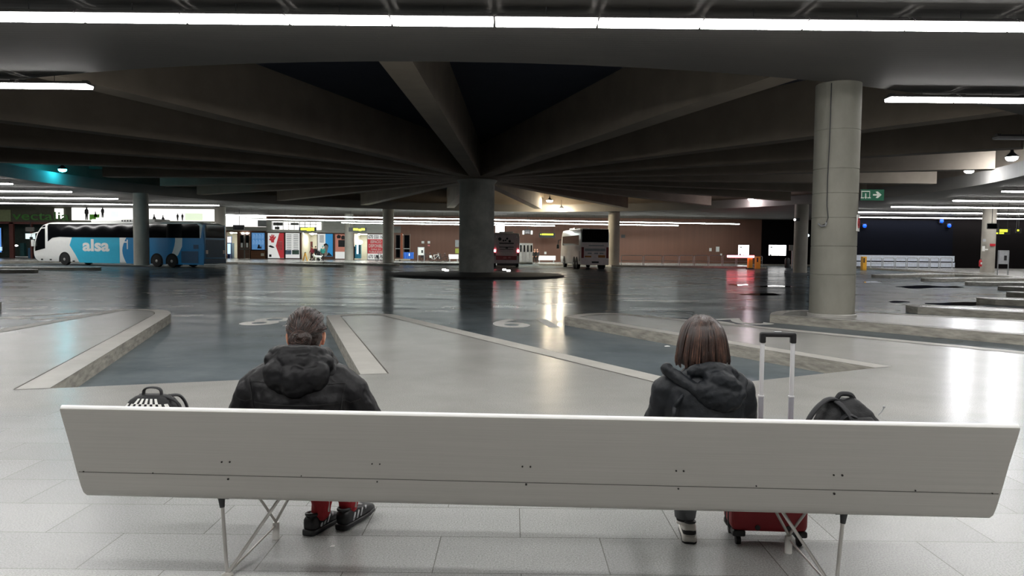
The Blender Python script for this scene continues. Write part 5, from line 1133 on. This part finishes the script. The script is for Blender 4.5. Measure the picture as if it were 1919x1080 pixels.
# ---- the woman in the dark hooded shell jacket
wo = MB(); Rw = Matrix.Rotation(-.12, 3, 'Z') @ Matrix.Rotation(-.28, 3, 'X'); wc = Vector((.94, 3.72, 1.165))
PW = head(wo, wc, .072, .09, .108, Rw)
wo.limb([(.93,3.67,.59), (.93,3.64,.7), (.93,3.63,.84), (.93,3.63,.94)], [.11,.095,.1,.08]); wo.limb([(.81,3.62,.94), (1.05,3.62,.94)], [.05,.05]); wo.limb([(.93,3.63,.98), (.94,3.70,1.1)], [.052,.047])
wo.limb([(.85,3.68,.57), (1.01,3.68,.57)], [.095,.095])
for s in (-1,1):
    sh = Vector((.93+s*.15,3.62,.93)); el = Vector((.93+s*.215,3.70,.71)); wr = Vector((.93+s*.09,3.95,.69))
    wo.limb([(.93+s*.13,3.62,.945), (.93+s*.183,3.61,.92), (.93+s*.20,3.625,.85), (.93+s*.218,3.69,.73), (.93+s*.17,3.83,.70), wr], [.042,.042,.038,.036,.032,.027]); hand(wo, wr, (-s*.3,.9,.15), (-s,0,.2), 1)
lk, la = Vector((.98,4.07,.54)), Vector((.975,4.115,.12)); rk, ra = Vector((.90,4.10,.66)), Vector((.80,4.42,.42))
wo.limb([(.85,3.68,.56), lk, la], [.085,.058,.038]); wo.limb([la, Vector((.985,4.045,.05))+Vector((.17,.985,0))*.07, Vector((.985,4.045,.045))+Vector((.17,.985,0))*.18], [.034,.028,.02]); wo.limb([(1.01,3.67,.55), rk, ra], [.085,.058,.038]); wo.limb([ra, Vector((.80,4.36,.355))+Vector((-.1,.97,-.25))*.07, Vector((.80,4.36,.352))+Vector((-.1,.97,-.25))*.17], [.034,.028,.02])
wo_ = wo.build('person', m_skin, None); tag(wo_, 'seated person with a brown bob and a dark hooded jacket', 'person'); remesh(wo_, .005, 3); eyes(PW, Rw, wo_); lips(PW, wo_)
mb = MB()
cs = [((.93,3.66,.475),.185,.15), ((.93,3.65,.56),.19,.155), ((.93,3.62,.68),.19,.15), ((.93,3.61,.78),.19,.145), ((.93,3.61,.88),.195,.14), ((.93,3.615,.95),.18,.125), ((.93,3.62,1.0),.13,.105), ((.93,3.63,1.04),.085,.085)]
mb.loft([hring(c, rx, ry) for c, rx, ry in cs])
for s in (-1,1):
    mb.limb([(.93+s*.13,3.61,.96), (.93+s*.185,3.605,.93), (.93+s*.200,3.625,.85), (.93+s*.215,3.67,.76), (.93+s*.22,3.70,.71)], [.062,.065,.062,.06,.058], 18)
    mb.limb([(.93+s*.22,3.70,.71), (.93+s*.17,3.83,.70), (.93+s*.105,3.935,.69)], [.062,.055,.045], 18)
wj = mb.build('jacket', m_navyc, wo_); remesh(wj, .008, 5, ((.022,.12,'CLOUDS'), (.008,.04,'CLOUDS')))
hb = MB()
hb.ball((.965,3.49,.93), (.115,.05,.075), Matrix.Rotation(.25,3,'Y'), nu=24, nv=14); hb.ball((.99,3.505,.99), (.10,.06,.05), Matrix.Rotation(.35,3,'Y'), nu=24, nv=14); hb.ball((1.01,3.49,.90), (.075,.045,.05))
hb.limb([(.745,3.57,1.035), (.79,3.54,1.0), (.86,3.505,.955), (.93,3.485,.89), (1.0,3.485,.875)], [.026,.03,.032,.03,.028], 14)
hb.limb([(.745,3.57,1.035), (.755,3.63,1.04)], [.028,.022], 12); hb.limb([(1.0,3.485,.88), (1.07,3.50,.93), (1.09,3.54,.985)], [.028,.03,.03], 14); hb.limb([(.86,3.54,1.03), (.93,3.525,1.045), (1.02,3.535,1.03), (1.09,3.57,.99)], [.03,.036,.036,.03], 14)
hb.limb([(.93,3.50,1.02), (1.0,3.485,.98), (1.06,3.49,.95)], [.024,.026,.02], 12)
wh = hb.build('hood', m_navyc, wj); remesh(wh, .006, 3, ((.02,.07,'CLOUDS'), (.008,.03,'CLOUDS')))
mb = MB(); mb.limb([(.80,3.492,.925), (.765,3.487,.87), (.762,3.487,.80), (.768,3.49,.70)], [.007,.010,.009,.006], 10); fold = mb.build('sleeve_fold', m_navyc, wj, smooth='all')
mb = MB(); mb.limb([(.85,3.68,.57), (1.01,3.68,.57)], [.115,.115]); mb.limb([(.85,3.68,.565), lk, la+Vector((-.0,-.0,.15)), la+Vector((0,0,.045))], [.098,.074,.064,.056], 18); mb.limb([(1.01,3.68,.57), rk, ra+Vector((0,-.03,.03))], [.098,.074,.056], 18)
wt = mb.build('trousers', m_denim, wo_); remesh(wt, .008, 3, ((.012,.05,'CLOUDS'),))
mb = MB(); mb.tube([la+Vector((0,0,.065)), la+Vector((0,.004,.005))], [.064,.057], 20); mb.build('turned_cuff', M('grey_cuff', C(88,90,92), .8, bump=.2, bscale=200), wt, smooth=True)
m_sock, nt, b = newmat('striped_sock'); L = nt.links.new; tc = N(nt, 'ShaderNodeTexCoord'); wv = N(nt, 'ShaderNodeTexWave', Scale=11.0, bands_direction='Z', Distortion=.6); L(tc.outputs['Object'], wv.inputs['Vector']); cr = N(nt, 'ShaderNodeValToRGB'); cr.color_ramp.interpolation = 'CONSTANT'; cr.color_ramp.elements[1].position = .45; cr.color_ramp.elements[0].color = C(30,30,32); cr.color_ramp.elements[1].color = C(225,222,215); L(wv.outputs['Fac'], cr.inputs[0]); L(cr.outputs[0], b.inputs['Base Color']); b.inputs['Roughness'].default_value = .9
MB().tube([la+Vector((0,-.0,.06)), la+Vector((0,.0,.0)), la+Vector((0,-.002,-.03))], [.05,.048,.047], 20).build('sock', m_sock, wo_, smooth=True); MB().tube([ra+Vector((0,-.05,.05)), ra, ra+Vector((0,.03,-.02))], [.043,.042,.042], 20).build('sock', m_sock, wo_, smooth=True)
shoe('shoe', wo_, (.985,4.045,0.004), .17, (m_shoew, m_shoew, m_shoeb, m_shoeb), scale=.95, style='court'); shoe('shoe', wo_, (.80,4.36,.31), -.1, (m_shoew, m_shoew, m_shoeb, m_shoeb), scale=.95, style='court', tilt=-.25)
# bob: smooth cap widening down to chin length
BOB = ((1.287,.006,.008,0),(1.283,.026,.03,0),(1.272,.052,.058,0),(1.252,.076,.086,-.002),(1.225,.094,.106,-.004),(1.19,.108,.118,-.006),(1.15,.118,.122,-.008),(1.11,.125,.121,-.012),(1.08,.128,.117,-.016),(1.05,.126,.108,-.022),(1.0,.118,.10,-.03))
mb = MB(); rings = []
for z, rx, ry, oy in BOB[1:9]+((1.055,.115,.10,-.022),(1.042,.09,.08,-.03)):
    rx -= .004; ry -= .004
    rings.append([(wc.x+.0+rx*math.cos(a), wc.y-.012+oy+ry*(math.sin(a) if math.sin(a) < 0 else .95*math.sin(a) if z > 1.2 else min(.62*math.sin(a), .2)), z+.008*math.sin(5*a)) for a in [2*PI*k/40 for k in range(40)]])
mb.loft(rings); wr_ = mb.build('hair', m_hair2, wo_); remesh(wr_, .006, 3, ((.012,.05,'CLOUDS'),))
m_hair2b = M('light_brown_strand', C(102,73,60), .33, var=.45, scale=25); m_hair2c = M('deep_brown_strand', C(50,38,34), .35, var=.3, scale=25)
rnd = random.Random(5); pa, pb = [], []
for i in range(1100):
    a = rnd.uniform(-PI*1.02, .02*PI) if rnd.random() < .85 else rnd.uniform(0, 2*PI); part = rnd.uniform(-.03, .03); cl = math.floor(a*7)/7; k = 1.0+.05*(math.sin(cl*37)*.5+.5)*rnd.uniform(.6,1.1); end = 1.048+.02*math.sin(cl*23)+rnd.uniform(-.012,.014)
    pth = []; cx = wc.x+part*.3; fl = rnd.uniform(-.012,.012); flick = .03*math.sin(cl*11)+rnd.uniform(-.006,.008)
    for j in range(13):
        t = j/12; z = 1.287+(end-1.287)*t**1.25
        rr = None
        for (z1, x1, y1, o1), (z0, x0, y0, o0) in zip(BOB, BOB[1:]):
            if z0 <= z <= z1: q_ = (z1-z)/(z1-z0); rr = (x1+(x0-x1)*q_, y1+(y0-y1)*q_, o1+(o0-o1)*q_); break
        if rr is None: continue
        if math.sin(a) > .38 and z < 1.205: break
        aa = a+fl*3*t*math.sin(3*t+i)+.09*t*t*math.sin(cl*19); e = (1+flick*6*max(0, t-.75))
        pth.append((wc.x+rr[0]*k*e*math.cos(aa), wc.y-.012+rr[2]+rr[1]*k*e*math.sin(aa)*(1 if math.sin(aa) < 0 else (.95 if z > 1.2 else .65)), z))
    if len(pth) > 3: (pa if rnd.random() < .12+.25*(math.sin(cl*31) > .4) else pb).append(pth)
strands('hair_strands', m_hair2b, wr_, pa, .0015); strands('hair_strands', m_hair2c, wr_, pb, .0016)

# ------------------------------------------------------------------ luggage
def spl(pts, n=6):
    P = [Vector(p) for p in pts]; out = []
    for i in range(len(P)-1):
        a = P[max(i-1,0)]; b = P[i]; c = P[i+1]; d = P[min(i+2,len(P)-1)]
        for k in range(n):
            t = k/n; out.append(.5*((2*b)+(c-a)*t+(2*a-5*b+4*c-d)*t*t+(3*b-a-3*c+d)*t**3))
    return out+[P[-1]]
m_case = M('oxblood_suitcase_fabric', C(140,22,32), .55, var=.08, scale=6, bump=.15, bscale=300)
sc_ = thing('suitcase', 'red wheeled suitcase with its silver handle pulled up', 'suitcase', (1.42,4.125,0), -.05)
MB().box(-.205,-.115,.075,.205,.115,.60,.035).build('body', m_case, sc_, smooth=True)
MB().box(-.21,-.035,.07,.21,-.012,.605,.01).build('zip_band', m_darkgrey, sc_, smooth=True); MB().box(-.21,.03,.07,.21,.055,.605,.01).build('zip_band', m_darkgrey, sc_, smooth=True)
for x in (-.165,.165):
    for y in (-.08,.08):
        f = MB().box(x-.035,y-.035,.05,x+.035,y+.035,.085,.01).build('wheel_mount', m_black, sc_, smooth=True); MB().lathe([(.012,-.014),(.026,-.012),(.026,.012),(.012,.014)], c=(x,y,.026), n=20, axis='x').build('wheel', m_rubber, f, smooth=True)
for x in (-.07,.095): MB().lathe([(.014,-.122),(.014,-.112)], c=(x,0,.105), n=16, axis='y').build('stud', m_black, sc_)
m_tubeA = M('anodised_tube', C(222,222,224), .35, metal=.3, var=.03)
hx = .055
for s in (-1,1):
    MB().box(hx+s*.083-.013,.025,.58,hx+s*.083+.013,.049,.80,.005).build('lower_rail', M('grey_tube', C(165,165,172), .35, metal=.4), sc_, smooth=True)
    MB().box(hx+s*.083-.011,.027,.78,hx+s*.083+.011,.047,1.125,.004).build('upper_rail', m_tubeA, sc_, smooth=True)
    MB().box(hx+s*.083-.015,.023,.792,hx+s*.083+.015,.051,.802,.002).build('rail_collar', m_tubeA, sc_)
gp = MB(); gp.box(hx-.097,.02,1.128,hx+.097,.052,1.155,.009); gp.box(hx-.098,.02,1.095,hx-.068,.052,1.15,.006); gp.box(hx+.068,.02,1.095,hx+.098,.052,1.15,.006)
g_ = gp.build('grip', m_black, sc_, smooth=True); MB().box(hx-.02,.026,1.153,hx+.02,.046,1.160,.003).build('button', m_grtxt, g_, smooth=True)
# black rucksack on the bench, right
m_pack = M('black_pack_nylon', C(26,27,29), .6, var=.12, scale=8, bump=.25, bscale=160, spec=.4); m_web = M('black_webbing', C(34,35,38), .7, var=.1, scale=30)
rk_ = thing('rucksack', 'black rucksack leaning on the bench at the right end', 'rucksack', (1.63, 3.60, .425), -.05)
def supere(v, p=.6): return Vector((math.copysign(abs(v.x)**p, v.x), math.copysign(abs(v.y)**p, v.y), math.copysign(abs(v.z)**p, v.z)))
mb = MB(); mb.loft([[(cx+rx*math.copysign(abs(math.cos(a))**.6, math.cos(a)), ry*math.copysign(abs(math.sin(a))**.6, math.sin(a)), z) for a in [2*PI*k/32 for k in range(32)]] for (z, cx, rx, ry) in ((.015,0.01,.15,.085), (.03,.01,.165,.1), (.15,.015,.172,.105), (.28,.012,.165,.1), (.36,.0,.148,.09), (.42,-.02,.118,.075), (.46,-.035,.08,.05), (.475,-.035,.055,.03))])
bp_ = mb.build('body', m_pack, rk_); remesh(bp_, .008, 4, ((.025,.09,'CLOUDS'),))
mb = MB(); mb.loft([[(cx+rx*math.copysign(abs(math.cos(a))**.6, math.cos(a)), -.085+ry*math.sin(a), z) for a in [2*PI*k/24 for k in range(24)]] for (z, cx, rx, ry) in ((.03,.03,.11,.03), (.2,.035,.12,.045), (.34,.02,.105,.04), (.40,.005,.07,.02))]); pk = mb.build('front_pocket', m_pack, rk_, smooth='all')
MB().tube(spl([(-.07,-.02,.462),(-.10,-.045,.478),(-.135,-.05,.465),(-.18,-.06,.425),(-.215,-.06,.36),(-.23,-.05,.25),(-.18,-.03,.1)]), .016, 10, sx=.6, sy=1.5).build('shoulder_strap', m_web, rk_, smooth=True)
MB().tube(spl([(-.08,-.05,.468),(-.05,-.08,.44),(-.015,-.105,.38),(.02,-.118,.30),(.04,-.118,.2)]), .015, 10, sx=.5, sy=1.5).build('shoulder_strap', m_web, rk_, smooth=True)
MB().tube(spl([(-.105,-.09,.30),(-.085,-.09,.37),(-.04,-.09,.41),(.0,-.09,.40)]), .014, 8, sx=.5, sy=1.4).build('side_band', m_web, rk_, smooth=True)
MB().tube(spl([(-.06,0,.465),(-.045,0,.49),(-.02,0,.495),(.01,0,.488),(.03,0,.455)]), .012, 8).build('top_handle', m_web, rk_, smooth=True)
zp = MB().tube(spl([(.118,-.05,.405),(.135,-.052,.425),(.142,-.052,.442)]), .0025, 6); zp.ball((.143,-.052,.445), .006, nu=8, nv=6); zp.build('zip_pull', m_galv, rk_)
# chequered backpack on the bench, left
lb = thing('backpack', 'black backpack with white checks on the bench at the left end', 'backpack', (-1.785, 3.72, .43), -.03)
mb = MB(); mb.loft([[(rx*math.copysign(abs(math.cos(a))**.55, math.cos(a)), ry*math.copysign(abs(math.sin(a))**.6, math.sin(a)), z) for a in [2*PI*k/36 for k in range(36)]] for (z, rx, ry) in ((.01,.13,.07), (.03,.145,.085), (.2,.15,.09), (.33,.146,.085), (.40,.130,.075), (.44,.102,.06), (.458,.078,.045), (.465,.05,.03))])
bb = mb.build('body', m_pack, lb, smooth='all')
chk = MB(); 
def front(u, z):
    for (z0, rx0, ry0), (z1, rx1, ry1) in zip(((.01,.13,.07),(.03,.145,.085),(.2,.15,.09),(.33,.146,.085),(.40,.130,.075),(.44,.102,.06),(.458,.078,.045)), ((.03,.145,.085),(.2,.15,.09),(.33,.146,.085),(.40,.130,.075),(.44,.102,.06),(.458,.078,.045),(.465,.05,.03))):
        if z0 <= z <= z1:
            k = (z-z0)/(z1-z0); rx = rx0+(rx1-rx0)*k; ry = ry0+(ry1-ry0)*k; break
    u = max(-.95, min(.95, u)); c = abs(u)**(1/.55); s = math.sqrt(max(0, 1-c*c)); return (rx*u, -ry*s**.6-.002, z)
nu_, nz_ = 15, 14
for i in range(nu_):
    for j in range(nz_):
        if (i+j) % 2: continue
        u0, u1 = -.9+1.8*i/nu_, -.9+1.8*(i+1)/nu_; z0, z1 = .09+.362*j/nz_, .09+.362*(j+1)/nz_
        if j == nz_-1 and abs(i-nu_//2) > 4: continue
        q_ = [front(u0,z0), front(u1,z0), front(u1,z1), front(u0,z1)]; chk.add(q_+[(p[0], p[1]-.002, p[2]) for p in q_], [(4,5,6,7),(0,1,5,4),(1,2,6,5),(2,3,7,6),(3,0,4,7)])
chk.build('white_checks', M('white_check_print', C(228,228,224), .6, var=.03), bb)
MB().tube(spl([(-.045,.0,.455),(-.042,0,.488),(-.02,0,.502),(.02,0,.502),(.042,0,.488),(.045,0,.455)]), .009, 8, sx=.6, sy=1.6).build('top_handle', m_web, lb, smooth=True)
for s in (-1,1): MB().tube(spl([(s*.06,.05,.45),(s*.10,.085,.44),(s*.13,.10,.36),(s*.13,.10,.2),(s*.11,.08,.08)]), .013, 8, sx=.6, sy=1.5).build('shoulder_strap', m_web, lb, smooth=True)
MB().tube(spl([(.05,-.02,.462),(.09,-.02,.452),(.13,-.02,.43),(.146,-.02,.40)]), .006, 8).build('zip_edge', m_web, lb, smooth=True)
lb.scale = (1, 1, .92)
# litter
m_paper = M('white_paper_scrap', C(230,230,228), .7)
for px, py, z, lab in ((623,1024.5,0,'tiny white paper scrap near the red-trousered person\'s shoes'), (1250,649.5,ROAD,'white paper scrap on the road left of the brown bob')):
    p = gz(px, py, z); s_ = .012 if z == 0 else .05; mb = MB(); mb.add([(-s_,-s_*.8,.001),(s_,-s_,.004),(s_*1.1,s_*.7,.006),(-s_*.8,s_,.002),(0,0,s_*.35)], [(0,1,4),(1,2,4),(2,3,4),(3,0,4),(0,3,2,1)]); o = mb.build('paper_scrap', m_paper, None); o.location = p; tag(o, lab, 'litter')

# ------------------------------------------------------------------ far figures
def walker(px, pyf, Y, h, label, top, bottom, hairc, stride=.25, turn=0, held=None, headcov=None):
    p = gz(px, pyf, 0); k = h/1.75; mb = MB(); c = Vector((at(px, pyf, Y).x, Y, 0)); R_ = Matrix.Rotation(turn, 3, 'Z'); P = lambda x, y, z: Vector((x*k, y*k, z*k))
    def legs(mb, g=1.0, low=.08):
        for s in (-1,1): mb.limb([P(s*.09,0,.9), P(s*.1,s*stride*.55+.05,.5), P(s*.1,s*stride,low)], [.085*k*g,.06*k*g,.042*k*g], 10)
    def arms(mb, g=1.0, e=1.0):
        for s in (-1,1): mb.limb([P(s*.19,0,1.4), P(s*.25,-s*stride*.3-.02,1.12), P(s*.22,-s*stride*.5+.1,.9 if e == 1 else .93)], [.05*k*g,.042*k*g,.03*k*g], 10)
    mb.limb([P(0,0,.92), P(0,0,1.15), P(0,0,1.35)], [.13*k,.13*k,.14*k]); mb.limb([P(-.15,0,1.4), P(.15,0,1.4)], [.07*k,.07*k]); mb.limb([P(0,0,1.4), P(0,.02,1.55)], [.05*k,.05*k]); mb.ball(P(0,.03,1.64), (.075*k,.09*k,.11*k)); mb.ball(P(0,.12,1.63), .02*k); legs(mb); arms(mb)
    for s in (-1,1): mb.limb([P(s*.1,s*stride-.03,.04), P(s*.1,s*stride+.15,.035)], [.045*k,.035*k], 8); hand(mb, P(s*.22,-s*stride*.5+.1,.9), (0,.2,-1), (-s,.2,0), 1)
    mb.xf(R_.to_4x4()); o = mb.build('person', m_skin, None); o.location = c; tag(o, label, 'person', 'people on the far platform'); remesh(o, .014, 2)
    j = MB(); j.loft([hring((0,0,z*k), rx*k, ry*k, 20) for z, rx, ry in ((.85,.19,.15),(1.0,.185,.15),(1.2,.2,.15),(1.38,.2,.13),(1.46,.12,.09))]); arms(j, 1.35, 2); j.xf(R_.to_4x4()); remesh(j.build('jacket', top, o), .02, 2)
    t = MB(); legs(t, 1.22, .12); t.limb([P(-.08,0,.92), P(.08,0,.92)], [.12*k,.12*k]); t.xf(R_.to_4x4()); remesh(t.build('trousers', bottom, o), .02, 2)
    hr_ = MB(); hr_.ball(P(0,.0,1.675), (.085*k,.095*k,.095*k)); hr_.xf(R_.to_4x4()); hr_.build('headwear' if headcov else 'hair', headcov or hairc, o, smooth='all')
    for s in (-1,1):
        sh_ = MB(); sh_.limb([P(s*.1,s*stride-.04,.05), P(s*.1,s*stride+.16,.045)], [.055*k,.045*k], 10); sh_.xf(R_.to_4x4()); sh_.build('shoe', m_shoeb, o, smooth='all')
    return o
m_wine = M('wine_jacket', C(130,32,48), .7); m_teal = M('teal_jacket', C(35,125,115), .7); m_blkc = M('black_cloth', C(28,28,31), .8); m_gc = M('grey_cloth', C(60,60,66), .8)
walker(585, 485.5, 91.5, 1.72, 'person in a wine-red jacket walking left by the corridor', m_wine, m_blkc, m_hair1, .3, 1.2)
walker(591.5, 485, 92, 1.7, 'person in black walking beside the wine-red jacket', m_blkc, m_blkc, m_hair1, .25, 1.2)
wk = walker(605, 489, 88.5, 1.75, 'person in a teal jacket with pale cap beside a white dog', m_teal, m_blkc, m_hair1, .12, .3, None, M('pale_cap', C(120,200,190), .7))
walker(1002, 492, 88, 1.62, 'bald-looking person in black, left of the pair by the lockers', m_blkc, m_blkc, M('pale_hair', C(185,160,140), .6), .05, 2.8); walker(1006.5, 491.5, 89, 1.6, 'person in black, right of the pair by the lockers', m_gc, m_blkc, M('fair_hair', C(190,165,140), .6), .05, 3.3)
bgp = thing('black_bag', 'black wheeled bag left of the teal jacket', 'bag', (at(597.5,480,89.3).x, 89.3, .0)); mb = MB(); mb.ball((0,0,.72), (.26,.16,.42)); mb.build('body', m_blkc, bgp, smooth='all'); MB().tube([(-.1,0,1.1),(0,0,1.25),(.3,0,1.1)], .025, 8).build('strap', m_web, bgp); MB().box(-.12,-.08,.0,.12,.08,.36,.03).build('wheel_base', m_black, bgp)
# white dog standing side-on
dg_ = MB(); k = 1.0
dg_.limb([(-.28,0,.46), (-.05,0,.47), (.2,0,.47), (.32,0,.5)], [.13,.135,.155,.12]); dg_.limb([(.32,0,.52), (.46,0,.66)], [.09,.075]); dg_.ball((.52,0,.70), (.11,.075,.085)); dg_.limb([(.56,0,.68), (.70,0,.65)], [.05,.035])
for s in (-1,1):
    dg_.limb([(.24,s*.08,.42), (.25,s*.08,.22), (.25,s*.08,.04)], [.06,.04,.035], 10); dg_.limb([(.25,s*.08,.035), (.3,s*.08,.03)], [.035,.03], 8)
    dg_.limb([(-.26,s*.08,.44), (-.2,s*.08,.30), (-.34,s*.08,.17), (-.30,s*.08,.04)], [.085,.06,.035,.032], 10); dg_.limb([(-.30,s*.08,.035), (-.24,s*.08,.03)], [.034,.03], 8)
    dg_.limb([(.47,s*.06,.77), (.44,s*.09,.70)], [.03,.022], 8)
dg_.limb([(-.38,0,.52), (-.5,0,.62), (-.52,0,.74)], [.035,.03,.02], 10); dg_.ball((.71,0,.655), .018)
dg_.xf(Matrix.Rotation(PI, 4, 'Z')); d_ = dg_.build('dog', M('white_fur', C(232,230,225), .9, bump=.5, bscale=60), None); d_.location = (at(600,489,88.9).x, 88.0, 0); tag(d_, 'white dog standing beside the person in teal', 'dog'); remesh(d_, .018, 2)

# ------------------------------------------------------------------ world and view
w = bpy.data.worlds.new('night'); S.world = w; w.use_nodes = True; w.node_tree.nodes['Background'].inputs[0].default_value = (.05,.06,.08,1); w.node_tree.nodes['Background'].inputs[1].default_value = .1
S.view_settings.view_transform = 'Standard'; S.view_settings.look = 'None'; S.view_settings.gamma = 1; S.view_settings.use_curve_mapping = False
S.view_settings.exposure = 0.24
S.cycles.use_denoising = True; S.cycles.max_bounces = 8; S.cycles.diffuse_bounces = 5; S.cycles.glossy_bounces = 4; S.cycles.sample_clamp_indirect = 6; S.cycles.use_light_tree = True
